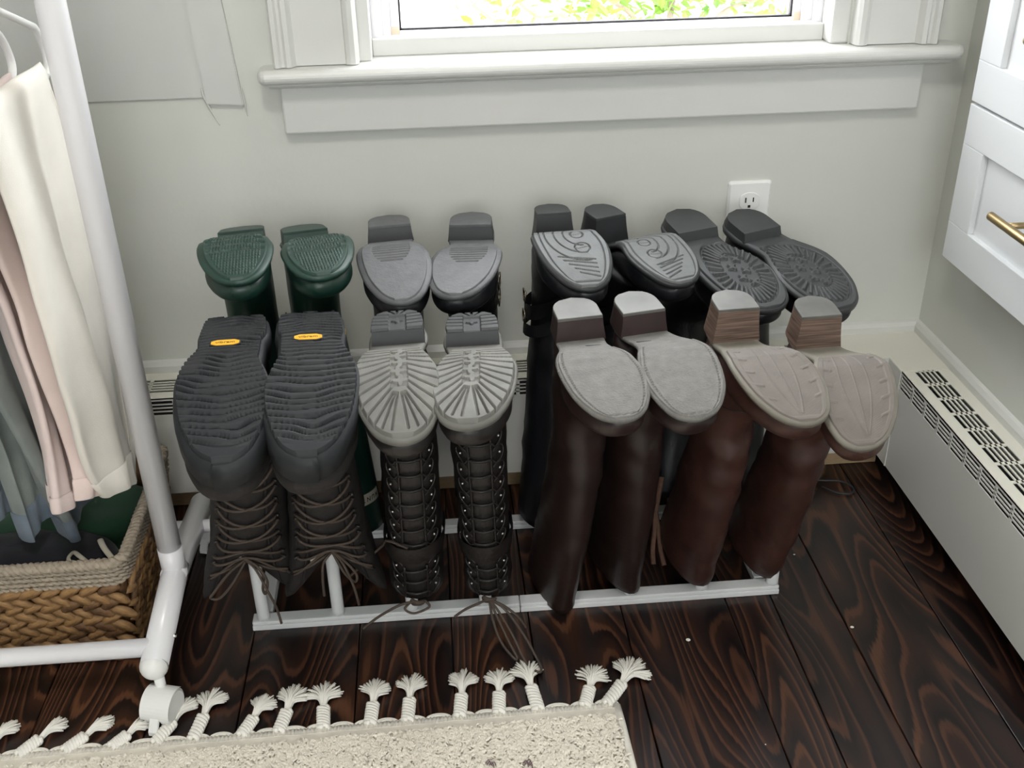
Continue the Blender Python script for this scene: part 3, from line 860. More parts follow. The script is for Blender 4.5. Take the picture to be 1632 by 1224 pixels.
# ------------------------------------------------------------------ green rain boots (back row)
for i, (prm, lab) in enumerate((
    (dict(side=1, x=-.286, y=-.10, z=.517, yaw=5.7, tilt=-14.5, roll=1.3, L=.262, w=.095, hw=.064, spr=.045, cur=-.003), 'dark green rubber rain boot upside down at the back left corner'),
    (dict(side=-1, x=-.204, y=-.10, z=.515, yaw=14.8, tilt=-12, roll=-.8, L=.262, w=.094, hw=.064, spr=.033, cur=-.002), 'dark green rubber rain boot with a pale lettered strip, second from left in back'))):
    b = Boot(**prm, h=.020, st=.007, collar=((RX[i]-.01, -.19, .035) if i == 0 else (-.165, -.192, .035)), shaft_w=.052, shaft_d=.135, seed=i, ankle_w=.036, ankle_d=.098)
    r = boot_root('rain_boot', lab, 'green rubber rain boots', b)
    b.build_upper('upper', M['green_rubber'], r)
    o = b.build_outsole('outsole', M['green_sole'], r, over=.003)
    b.build_heel('heel', M['green_sole'], r, sc0=1.0, sc1=1.02, cap='heel_tip', cap_mat=M['green_sole'], vend=.25)
    tag(b.tread('tread', M['green_sole'], r, .47, .993, tread_grid(b, .47), nu=130, nv=150), kind='stuff')
    if i == 1:
        # strip with the maker's lettering on the front of the shaft, upside down like the boot
        ths = np.linspace(-.25, 1.05, 9)
        rings = [[b.surf(k, t, .0012) for k in (3.4, 4.7)] for t in ths]
        V = np.array([p for q in rings for p in q]); Fc = [(2*j, 2*j+1, 2*j+3, 2*j+2) for j in range(8)]
        st2 = obj('label_strip', V, Fc, M['tag'], r)
        for j, ch in enumerate('HUNTER'):
            t = .98-(j+.5)*1.16/6; c = b.surf(4.05, t, .0018); ax = b.surf(4.05, t-.1, .0018)-b.surf(4.05, t+.1, .0018); ay = b.surf(3.7, t, .0018)-b.surf(4.4, t, .0018)
            text_mesh('letter', ch, .0115, M['print'], st2, c, ax, ay)

# ------------------------------------------------------------------ heeled ankle-strap boots with smooth grey soles (back row)
for i, (prm, lab) in enumerate((
    (dict(side=1, x=-.071, y=-.10, z=.524, yaw=4.5, tilt=-4.5, roll=.8, L=.262, w=.097, hw=.061, spr=.042, cur=-.007), 'black heeled boot with smooth grey sole, third from left in back row'),
    (dict(side=-1, x=.056, y=-.10, z=.523, yaw=-5.7, tilt=-.6, roll=.6, L=.262, w=.096, hw=.062, spr=.020, cur=-.003), 'black heeled boot with smooth grey sole and small side buckle straps'))):
    b = Boot(**prm, h=.023, ff=.004, st=.007, collar=((-.072 if i == 0 else .047), -.192, .085), shaft_w=.040, shaft_d=.115, seed=3+i, wrinkle=.003)
    r = boot_root('heeled_boot', lab, 'black heeled boots with smooth soles', b)
    b.build_upper('upper', M['black_leather'], r)
    b.build_outsole('outsole', M['grey_sole'], r, over=.002)
    b.build_heel('heel', M['dark_rubber'], r, sc0=1.0, sc1=1.08, cap='heel_tip', cap_mat=M['grey_sole'], vend=.215)
    tag(b.tread('tread', M['grey_sole'], r, .40, .993, tread_plain(b, .4), nu=90, nv=220), kind='stuff')
    for kk in ((25.5, 29.0) if i == 1 else ()):
        sp_ = obj('strap', *loft([[b.surf(kk+dk+.7*math.sin(t), t, .0034) for t in np.linspace(-2.6, 2.6, 28)] for dk in (-.75, -.25, .25, .75)], False, False, closed=False), M['black_leather'], r)
        c = b.surf(kk+.7*math.sin(1.35), 1.35, .006); tng = b.surf(kk+.5, 1.5, .006)-b.surf(kk, 1.2, .006); tng /= np.linalg.norm(tng); nn = b.n*.0085
        q = tng*.007
        tube_obj('buckle', [c-q-nn, c+q-nn, c+q+nn, c-q+nn, c-q-nn, c+q-nn], .0012, M['steel'], sp_, seg=6)

# ------------------------------------------------------------------ black boots with buckle harness (back row)
for i, (prm, lab) in enumerate((
    (dict(side=1, x=.172, y=-.10, z=.530, yaw=3, tilt=-4.5, roll=0, L=.264, w=.098, hw=.051, spr=.046, cur=.002), 'tall black boot with a buckled strap, its worn sole grooved in arcs'),
    (dict(side=-1, x=.240, y=-.10, z=.526, yaw=23, tilt=3.0, roll=-1, L=.260, w=.098, hw=.052, spr=.018, cur=-.002), 'tall black boot with arc grooved sole, angled right behind the espresso boots'))):
    b = Boot(**prm, h=.040, st=.007, collar=((.160, -.200, .04) if i == 0 else (.262, -.190, .05)), shaft_w=.050, shaft_d=.140, seed=6+i, wrinkle=.003)
    r = boot_root('buckle_boot', lab, 'tall black boots with arc grooved soles', b)
    b.build_upper('upper', M['black_leather'], r)
    b.build_outsole('outsole', M['arc_sole'] if 0 else M['dark_rubber'], r, over=.002)
    b.build_heel('heel', M['dark_rubber'], r, sc0=1.0, sc1=1.18, cap='heel_tip', cap_mat=M['lug_sole'], vend=.20)
    tag(b.tread('tread', M['arc_sole'], r, .40, .993, tread_arcs(b), nu=160, nv=210, inset=.001), kind='stuff')
    for kk, dd in ((24.0, 0), (26.0, 1)):
        sp_ = obj('strap', *loft([[b.surf(kk+dk+1.6*math.sin(t+.4), t, .003+.009*max(0, math.sin(-t))**3) for t in np.linspace(-2.9, 2.9, 36)] for dk in (-.7, -.25, .25, .7)], False, False, closed=False), M['black_leather'], r)
        if i == 0:
            c = b.surf(kk, -1.5, .014); q = b.t*.0085; nn = b.n*.0095
            tube_obj('buckle', [c-q-nn, c+q-nn, c+q+nn, c-q+nn, c-q-nn, c+q-nn], .0014, M['steel'], sp_, seg=6)
            tube_obj('buckle_prong', [c+q, c-q*1.1], .0010, M['steel'], sp_, seg=6)

# ------------------------------------------------------------------ black lug-sole boots (back row, right)
for i, (prm, lab) in enumerate((
    (dict(side=1, x=.370, y=-.10, z=.512, yaw=17, tilt=10, roll=1, L=.268, w=.102, hw=.066, spr=.010, cur=-.002), 'black boot with charcoal lug sole, second from right in the back row'),
    (dict(side=-1, x=.464, y=-.10, z=.507, yaw=21, tilt=10, roll=1, L=.271, w=.103, hw=.066, spr=.010, cur=.004), 'black boot with charcoal lug sole at the right end of the back row'))):
    b = Boot(**prm, h=.014, ff=.003, st=.009, collar=((.352, -.19, .09) if i == 0 else (.462, -.19, .09)), shaft_w=.047, shaft_d=.125, seed=9+i, wrinkle=.003)
    r = boot_root('lug_sole_boot', lab, 'black boots with charcoal lug soles', b)
    b.build_upper('upper', M['black_leather'], r)
    b.build_outsole('outsole', M['lug_sole'], r, over=.004)
    b.build_heel('heel', M['lug_sole'], r, sc0=1.0, sc1=1.04, vend=.25)
    tag(b.tread('tread', M['lug_sole'], r, .36, .993, tread_bars(b, .33), nu=120, nv=170, inset=.001), kind='stuff')
    if i == 0:
        for pth in ([(.330, -.27, .135), (.322, -.285, .10), (.318, -.29, .082)], [(.318, -.29, .085), (.308, -.30, .075), (.292, -.315, .055), (.281, -.325, .035)], [(.318, -.29, .085), (.317, -.30, .06), (.312, -.315, .030), (.311, -.33, .012)], [(.318, -.29, .085), (.322, -.30, .06), (.324, -.315, .030), (.328, -.33, .008)]):
            tube_obj('lace', pth, .0042, M['tie'], r, seg=6, sm=6, flat=.35)

# ------------------------------------------------------------------ lace-up boots with rippled soles (front row, left)
def lace_rows(b, ks, th0, lift, sag, rad, mat, parent, name='laces', cross=1.2, seg=6):
    parts = []
    for j, k in enumerate(ks):
        for dirn in (1, -1):
            pth = []
            for q in np.linspace(-1, 1, 13):
                kk = k+dirn*q*cross-sag*(1-q*q)
                pth.append(b.surf(kk, q*th0, lift*(.35+.65*(1-q*q))+(.0015 if dirn > 0 else 0)))
            parts.append(tube(pth, rad, seg))
    V, Fc = merge(parts)
    return obj(name, V, Fc, mat, parent)
V_ = []
for i, (prm, lab) in enumerate((
    (dict(side=1, x=-.260, y=-.375, z=.490, yaw=4.5, tilt=-4.4, roll=-1.4, L=.290, w=.109, hw=.082, spr=.054, cur=-.010), 'brown lace-up boot with black rippled sole at the front left end'),
    (dict(side=-1, x=-.167, y=-.375, z=.491, yaw=5.1, tilt=-4.0, roll=-3.0, L=.290, w=.108, hw=.082, spr=.052, cur=.003), 'brown lace-up boot with black rippled sole, second from left in front row'))):
    b = Boot(**prm, h=.0, st=.010, plat=.020, collar=((-.290, -.392, .135) if i == 0 else (-.172, -.392, .135)), shaft_w=.056, shaft_d=.125, seed=12+i, wrinkle=.003, ankle_w=.042, ankle_d=.105, flare=1.0 if i == 0 else 1.15, vamp=1.05, sq=.5, minw=.036)
    r = boot_root('lace_up_boot', lab, 'lace-up boots with rippled soles', b)
    b.build_upper('upper', M['suede'], r, nseg=40)
    os_ = b.build_outsole('outsole', M['ripple_sole'], r, over=.002)
    tag(b.tread('tread', M['ripple_sole'], r, .012, .993, tread_ripple(b), nu=120, nv=260, inset=.0015), kind='stuff')
    # yellow lozenge badge moulded into the arch
    def lo(sc, z, cu=-.006 if i == 0 else -.002, cf=.335 if i == 0 else .325):
        pl = [(-.0165, -.003), (-.010, -.0065), (.010, -.0065), (.0165, -.003), (.0165, .003), (.010, .0065), (-.010, .0065), (-.0165, .003)]
        return b.P([cu+p[0]*sc for p in pl], [cf*b.L+p[1]*sc*1.25 for p in pl], np.full(8, z))
    V, Fc = loft([lo(1.12, .0), lo(1.12, -.0084), lo(1.0, -.0088)])
    bd = obj('badge', V, Fc, M['print'], r, smooth=False)
    V, Fc = loft([lo(1.0, -.0087), lo(1.0, -.0093)]); by = obj('badge_face', V, Fc, M['yellow'], bd, smooth=False)
    cpt = lo(1.0, -.0095).mean(0)
    text_mesh('lettering', 'vibram', .0085, M['print'], by, cpt, b.a, -b.t, .0001)
    if i == 1:
        c = b.P(np.array([.0405]), np.array([.055]), np.array([.004]))[0]
        V, Fc = loft([[c+b.a*dx+b.t*dv-b.n*dz for dv, dz in ((-.008, -.003), (.009, -.003), (.009, .004), (-.008, .004))] for dx in (-.0025, .0025)]); obj('badge_face', V, Fc, M['yellow'], bd, smooth=False)
    # tongue
    rows = [[b.surf(k, t, .0022+.002*math.cos(t*3)) for t in np.linspace(-.42, .42, 9)] for k in np.linspace(.4, 33, 26)]
    V, Fc = loft(rows, False, False, closed=False); obj('tongue', V, Fc, M['suede'], r)
    # eyestay edges
    for sg in (-1, 1):
        tube_obj('eyestay_edge', [b.surf(k, sg*(.50+.10*max(0, (6-k)/6)), .0015) for k in np.linspace(.2, 33, 30)], .0022, M['suede'], r, seg=6)
    ks = [4.2+3.4*j for j in range(9)]
    lace_rows(b, ks, .78, .008, 1.2, .0019, M['lace'], r)
    hk = []
    for k in ks:
        for sg in (-1, 1):
            for dk in (-1.2, 1.2):
                p0 = b.surf(k+dk, sg*.74, .0); p1 = b.surf(k+dk, sg*.80, .006)
                hk.append(tube([p0, (p0+p1)/2, p1], .0022, 6))
    V, Fc = merge(hk); tag(obj('lace_hooks', V, Fc, M['brown_black'], r), kind='stuff')
    kn = b.surf(1.6, .0, .013)
    R_ = lambda l: [kn+np.array([x, y, z]) for x, y, z in l]
    par = []
    for sg in (-1, 1): par.append(tube(smooth_path([b.surf(3.4, sg*.8, .003), b.surf(2.2, sg*.4, .010), kn], 8), .0020, 6))
    par.append(tube(smooth_path(R_([(-.004, 0, .003), (.002, -.004, .004), (.005, 0, -.001), (0, .003, -.004), (-.004, 0, .002)]), 6), .0025, 6))
    if i == 0:
        par.append(tube(smooth_path(R_([(0, 0, 0), (-.022, -.012, -.012), (-.045, -.015, -.040), (-.052, -.012, -.052), (-.040, -.012, -.053), (-.020, -.013, -.030), (0, -.001, -.002)]), 8), .0019, 6))
        par.append(tube(smooth_path(R_([(0, 0, 0), (.016, -.010, -.004), (.027, -.012, -.028), (.022, -.010, -.052), (.019, -.009, -.045), (.022, -.009, -.020), (.010, -.006, -.001), (0, 0, 0)]), 8), .0019, 6))
        par.append(tube(smooth_path(R_([(0, 0, 0), (.014, -.010, -.010), (.026, -.014, -.045), (.034, -.014, -.075), (.037, -.012, -.105)]), 8), .0019, 6))
    else:
        par.append(tube(smooth_path(R_([(0, 0, 0), (.016, -.012, -.008), (.030, -.014, -.030), (.027, -.012, -.045), (.014, -.010, -.030), (0, 0, -.002)]), 8), .0019, 6))
        par.append(tube(smooth_path(R_([(0, 0, 0), (.014, -.012, -.014), (.025, -.016, -.050), (.029, -.014, -.085)]), 8), .0019, 6))
        par.append(tube(smooth_path(R_([(0, 0, 0), (-.012, -.010, -.010), (-.016, -.012, -.035), (-.017, -.012, -.066)]), 8), .0019, 6))
    V, Fc = merge(par); obj('lace_bow', V, Fc, M['lace'], r)
    c = b.surf(3.0, -.22 if i == 0 else -.30, .0045); ax = b.surf(3, -.1, .004)-b.surf(3, -.4, .004); ay = b.surf(4.0, -.2, .004)-b.surf(2.2, -.2, .004)
    ax = ax/np.linalg.norm(ax); ay = ay/np.linalg.norm(ay); nn_ = np.cross(ax, ay)
    if nn_[1] > 0: nn_ = -nn_
    V, Fc = loft([[c+ax*x+ay*y+nn_*h_ for x, y in ((-.010, -.005), (.010, -.005), (.010, .005), (-.010, .005))] for h_ in (0, .0012)])
    tg = obj('size_tag', V, Fc, M['tag'], r, smooth=False)
    V_.append(b)

# ------------------------------------------------------------------ tall lace-up combat boots with pale lug soles (front row)
for i, (prm, lab) in enumerate((
    (dict(side=1, x=-.056, y=-.375, z=.490, yaw=1.2, tilt=-3.4, roll=1.3, L=.262, w=.096, hw=.064, spr=.042, cur=-.008), 'tall dark brown lace-up combat boot with pale lug sole beside the rippled pair'),
    (dict(side=-1, x=.040, y=-.375, z=.482, yaw=-1.9, tilt=-4.0, roll=1.1, L=.261, w=.095, hw=.065, spr=.024, cur=0), 'tall dark brown lace-up combat boot with loops of lace over the rail'))):
    b = Boot(**prm, h=.018, ff=.004, st=.009, collar=((-.056, -.393, .075) if i == 0 else (.048, -.393, .070)), shaft_w=.039 if i == 0 else .034, shaft_d=.12, seed=15+i, wrinkle=.003, ankle_w=.037)
    r = boot_root('combat_boot', lab, 'tall combat boots with pale lug soles', b)
    b.build_upper('upper', M['brown_black'], r)
    b.build_outsole('outsole', M['worn_sole'], r, over=.004)
    hl = b.build_heel('heel', M['dark_rubber'], r, sc0=1.0, sc1=1.04, vend=.24)
    ht = tag(b.tread('heel_tread', M['lug_sole'], r, .012, .235, tread_heel_lug(b), nu=90, nv=90, inset=-.001, base=.0), kind='stuff')
    # the heel relief sits on the ground plane, not on the seat
    me = ht.data; co = np.array([v.co[:] for v in me.vertices]); co = co+np.array(b.n)*(b.h+.0005)
    for v, c in zip(me.vertices, co): v.co = c
    tag(b.tread('tread', M['worn_sole'], r, .40, .993, tread_lug_lines(b, .40), nu=140, nv=190, inset=-.002), kind='stuff')
    rows = [[b.surf(k, t, .001) for t in np.linspace(-.40, .40, 7)] for k in np.linspace(.2, 34, 24)]
    V, Fc = loft(rows, False, False, closed=False); obj('tongue', V, Fc, M['brown_black'], r)
    # scalloped lace plates and bars
    pl, ey = [], []
    ks = [1.5, 3.4, 5.3]+[10.0+2.05*j for j in range(12)]
    for k in ks:
        pl.append(tube([b.surf(k+.45*math.cos(q*1.6)*0, q*.42, .0045+.001*math.cos(q*3)) for q in np.linspace(-1, 1, 9)], .0021, 6))
        for sg in (-1, 1):
            pth = [b.surf(k, sg*.40, .004), b.surf(k-.5, sg*.52, .0045), b.surf(k-.15, sg*.72, .004), b.surf(k+.6, sg*.86, .003), b.surf(k+1.2, sg*.80, .002), b.surf(k+1.35, sg*.55, .003), b.surf(k+1.0, sg*.42, .004)]
            pl.append(tube(smooth_path(pth, 4), .0013, 6))
            p0 = b.surf(k+.45, sg*.70, .0015); p1 = b.surf(k+.45, sg*.70, .0040); ey.append(tube([p0, (p0+p1)/2, p1], [.0022, .0022, .0012], 8))
    for sg in (-1, 1): pl.append(tube([b.surf(k, sg*.36, .0035) for k in np.linspace(9.5, 34, 24)], .0016, 6)); pl.append(tube([b.surf(k, sg*.36, .0035) for k in np.linspace(.5, 6.0, 8)], .0016, 6))
    V, Fc = merge(pl); obj('laces', V, Fc, M['brown_black'], r)
    V, Fc = merge(ey); tag(obj('eyelets', V, Fc, M['eyelet'], r), kind='stuff')
    # cuff strap round the shaft
    rows = [[b.surf(k+.25*math.sin(t), t, .0042+.0010*math.sin((k-7)*1.4)) for t in np.linspace(-np.pi, np.pi, 29)] for k in np.linspace(6.6, 9.2, 8)]
    V, Fc = loft(rows, False, False, closed=False); obj('cuff_strap', V, Fc, M['brown_black'], r)
    kn = b.surf(.4, .0, .010); R_ = lambda l: [kn+np.array(q) for q in l]
    par = [tube(smooth_path(R_([(-.008, 0, .004), (0, -.005, .003), (.008, 0, 0), (.004, .003, -.006), (-.006, 0, -.003), (-.008, 0, .004)]), 6), .0028, 6)]
    if i == 0:
        par.append(tube(smooth_path([b.surf(9.6, -.2, .006), b.surf(9.8, -.9, .010), (-.100, -.425, .155), (-.130, -.44, .135), (-.150, -.445, .118)], 8), .0019, 6))
        par.append(tube(smooth_path(R_([(0, 0, 0), (-.022, -.008, .004), (-.055, -.012, -.012), (-.078, -.014, -.030)]), 8), .0019, 6))
        par.append(tube(smooth_path(R_([(-.010, 0, 0), (-.018, -.008, -.005), (-.005, -.012, -.010), (.016, -.008, -.004), (.010, 0, .002)]), 8), .0019, 6))
    else:
        par.append(tube(smooth_path(R_([(0, 0, 0), (.004, -.014, -.030), (.014, -.030, -.056), (.030, -.050, -.068), (.034, -.048, -.068), (.026, -.034, -.056), (.010, -.015, -.022), (0, 0, 0)]), 8), .0019, 6))
        par.append(tube(smooth_path(R_([(0, 0, 0), (.014, -.012, -.018), (.030, -.028, -.045), (.046, -.060, -.068), (.060, -.080, -.068), (.066, -.074, -.068), (.060, -.050, -.066), (.046, -.030, -.045), (.022, -.012, -.012), (0, 0, 0)]), 8), .0019, 6))
        par.append(tube(smooth_path(R_([(0, 0, 0), (.022, -.010, -.008), (.040, -.016, -.024), (.050, -.018, -.042)]), 8), .0019, 6))
        par.append(tube(smooth_path(R_([(0, 0, 0), (-.015, -.008, .000), (-.035, -.010, -.008), (-.050, -.012, -.018)]), 8), .0019, 6))
    V, Fc = merge(par); obj('lace_bow', V, Fc, M['lace'], r)

# ------------------------------------------------------------------ espresso leather boots (front row)
for i, (prm, lab) in enumerate((
    (dict(side=1, x=.170, y=-.375, z=.498, yaw=5, tilt=2.5, roll=1, L=.261, w=.097, hw=.058, spr=.017, cur=-.006), 'tall espresso leather boot with roughened grey sole, beside the combat boots'),
    (dict(side=-1, x=.246, y=-.375, z=.503, yaw=11, tilt=4.3, roll=0, L=.261, w=.099, hw=.057, spr=.019, cur=-.005), 'tall espresso leather boot with roughened grey sole, beside the reddish brown pair'))):
    b = Boot(**prm, h=.031, ff=.005, st=.006, collar=((.146, -.352, .012) if i == 0 else (.243, -.336, .030)), shaft_w=.028, shaft_d=.150, seed=18+i, wrinkle=.0035, crease=.0022, ankle_w=.035, shaft_yaw=6)
    r = boot_root('leather_boot', lab, 'tall espresso leather boots', b)
    b.build_upper('upper', M['brown_leather'], r)
    b.build_outsole('outsole', M['sueded_sole'], r, over=.002)
    b.build_heel('heel', M['espresso_heel'], r, sc0=1.0, sc1=1.12, cap='heel_tip', cap_mat=M['heel_cap'], vend=.215)
    tag(b.tread('tread', M['sueded_sole'], r, .45, .993, tread_stitched(b), nu=150, nv=200, inset=.0), kind='stuff')
    c = (.010 if i == 0 else -.012); f_ = .345
    V, Fc = loft([b.P([c-.011, c+.008, c+.012, c-.006], [f_*b.L, f_*b.L+.002, f_*b.L+.009, f_*b.L+.006], b.zb(np.array([f_*b.L]*4))-z) for z in (-.001, .0009)])
    obj('sole_cut', V, Fc, M['print'], r, smooth=False)  # dark plate drawn for the shaded hole of a cut in the waist

# ------------------------------------------------------------------ reddish brown boots with stacked heels (front row, right)
for i, (prm, lab) in enumerate((
    (dict(side=1, x=.376, y=-.375, z=.498, yaw=5, tilt=5.5, roll=-1, L=.262, w=.098, hw=.055, spr=.022, cur=.002), 'reddish brown leather boot with stacked heel, second from right in front row'),
    (dict(side=-1, x=.488, y=-.375, z=.483, yaw=3, tilt=7.2, roll=0, L=.262, w=.099, hw=.054, spr=.039, cur=-.012), 'reddish brown leather boot with stacked heel at the front right end'))):
    b = Boot(**prm, h=.046, ff=.006, st=.008, collar=((.358, -.335, .036) if i == 0 else (.468, -.330, .038)), shaft_w=.032, shaft_d=.150, seed=21+i, wrinkle=.0045, crease=.0034, ankle_w=.036, shaft_yaw=4)
    r = boot_root('stacked_heel_boot', lab, 'reddish brown boots with stacked heels', b)
    b.build_upper('upper', M['red_leather'], r)
    b.build_outsole('outsole', M['leaf_edge'], r, over=.003)
    b.build_heel('heel', M['stacked'], r, sc0=1.0, sc1=1.16, cap='heel_tip', cap_mat=M['heel_cap'], vend=.195)
    tag(b.tread('tread', M['leaf_sole'], r, .45, .993, tread_leaf(b), nu=140, nv=190, inset=.0012), kind='stuff')
    # seam line round the vamp and ankle
    tube_obj('seam', [b.surf(26.5+1.2*math.cos(t), t, .0008) for t in np.linspace(-2.4, 2.4, 30)], .0010, M['brown_leather'], r, seg=6)

# ================================================================== ROLLING CLOTHES RACK
cr = thing('clothes_rack', 'white steel rolling clothes rack at the left edge with a castered foot', 'clothes rack', (-.402, -.385, 0))
PX, PY = -.4015, -.388
tube_obj('pole', [(PX, PY, .150), (PX, PY, 1.75)], .0165, M['steel_white'], cr, seg=28)
tube_obj('joint_sleeve', [(PX, PY, .104), (PX, PY, .12), (PX, PY, .1495)], .0172, M['steel_white'], cr, seg=28)
lf = [(PX, PY, .104), (PX, PY-.01, .102), (PX-.002, -.555, .074)]
leg = tube_obj('leg', [(PX, PY+.012, .106), (PX, PY-.004, .104), (PX-.002, -.548, .0745)], .0185, M['steel_white'], cr, seg=24)
def dome(c, d, r, n=8):
    d = np.array(d, float); d /= np.linalg.norm(d)
    return tube([np.array(c)+d*r*math.sin(t)*.95 for t in np.linspace(0, 1.5, n)], [r*math.cos(t) for t in np.linspace(0, 1.5, n)], 24)
V, Fc = dome((PX-.002, -.546, .0745), (0, -1, -.17), .0188); obj('end_cap', V, Fc, M['white_plastic'], leg)
leg2 = tube_obj('leg', [(PX, PY-.012, .106), (PX, PY+.004, .104), (PX-.002, -.175, .0745)], .0185, M['steel_white'], cr, seg=24)
V, Fc = dome((PX-.002, -.177, .0745), (0, 1, -.17), .0188); obj('end_cap', V, Fc, M['white_plastic'], leg2)
tube_obj('lower_bar', [(PX, -.520, .084), (-1.35, -.520, .084)], .0125, M['steel_white'], cr, seg=20)
tube_obj('lower_bar', [(PX, -.255, .084), (-1.35, -.255, .084)], .0125, M['steel_white'], cr, seg=20)
tube_obj('lower_bar', [(PX+.012, -.252, .084), (PX+.075, -.250, .086)], .0105, M['steel_white'], cr, seg=16)
tube_obj('screw', [(PX+.014, -.500, .0835), (PX+.0205, -.500, .0835)], [.0042, .0030], M['chrome'], cr, seg=10)
tube_obj('hanging_rail', [(PX, PY, 1.60), (-1.35, PY, 1.60)], .0145, M['steel_white'], cr, seg=20)
tube_obj('pole', [(-1.35, PY, .1), (-1.35, PY, 1.75)], .0165, M['steel_white'], cr, seg=20)
def caster(y):
    c = tube_obj('caster', [(PX+.004, y, .062), (PX+.004, y, .040)], .007, M['white_plastic'], cr, seg=12)
    ax = np.array([.96, -.28, 0]); ce = np.array([PX+.006, y-.012, .0245])
    for sgn in (-1, 1):
        V, Fc = tube([ce+ax*sgn*q for q in (.004, .006, .0165, .0185)], [.020, .0245, .0245, .021], 28); obj('wheel', V, Fc, M['white_plastic'], c, smooth=False)
    # hood over both wheels
    rings = []
    for q in (-.0205, .0205):
        rings.append([ce+ax*q+np.array([-.28*math.cos(t), -.96*math.cos(t), 0])*.0262+np.array([0, 0, math.sin(t)])*.0262 for t in np.linspace(-.1, math.pi*.72, 14)])
    rings2 = [[ce+(p-ce)*.93 for p in rr] for rr in rings]
    V, Fc = merge([loft([rings[0], rings[1]], False, False, False), loft([rings2[1], rings2[0]], False, False, False)]); obj('hood', V, Fc, M['white_plastic'], c, smooth=False)
    fr = np.array([-.28, -.96, 0])
    V, Fc = loft([[ce+fr*.024+ax*x+np.array([0, 0, z]) for x, z in ((-.006, -.004), (.006, -.004), (.006, .004), (-.006, .004))], [ce+fr*.036+ax*x+np.array([0, 0, z]) for x, z in ((-.006, -.020), (.006, -.020), (.006, -.014), (-.006, -.014))]])
    obj('brake_lever', V, Fc, M['white_plastic'], c, smooth=False)
caster(-.555); caster(-.17)

# hangers
def hanger(x, y1, label, ztop, zmid):
    h = thing('clothes_hanger', label, 'hanger', (x, PY, ztop+.2), 'white plastic hangers on the rack')
    pts = [(x, PY, 1.585), (x, PY+.012, 1.60), (x, PY+.004, 1.618), (x, PY-.014, 1.61), (x, PY-.012, 1.58), (x, PY, 1.54), (x, PY-.02, 1.2), (x, -.43, ztop+.056)]
    tube_obj('hook', pts, .0030, M['white_plastic'], h, seg=8, sm=5)
    yc = -.43; far = [(yc, ztop+.056), (y1-.041, ztop+.018), (y1-.018, ztop+.008), (y1-.002, ztop-.014), (y1, ztop-.034), (y1-.016, zmid)]
    arms = []
    for sg in (1, -1):
        arms.append(tube(smooth_path([(x, yc+sg*(p-yc), q) for p, q in far], 6), .0050, 10, .8))
    obj('arm', *merge(arms), M['white_plastic'], h)
    tube_obj('trouser_bar', [(x, y1-.016, zmid), (x, 2*yc-y1+.016, zmid)], .0045, M['white_plastic'], h, seg=10)
hanger(-.455, -.280, 'white plastic hanger holding the cream trousers', .835, .788)
hanger(-.487, -.309, 'white plastic hanger behind the cream trousers, holding the first pink trousers', .835, .784)
hanger(-.515, -.315, 'white plastic hanger in the middle, holding the second pink trousers', .828, .782)
hanger(-.548, -.320, 'white plastic hanger holding the jeans next to the blush trousers', .825, .780)
hanger(-.580, -.320, 'white plastic hanger holding the middle pair of jeans', .825, .780)
hanger(-.620, -.320, 'white plastic hanger holding the blue jeans at the left edge', .825, .780)

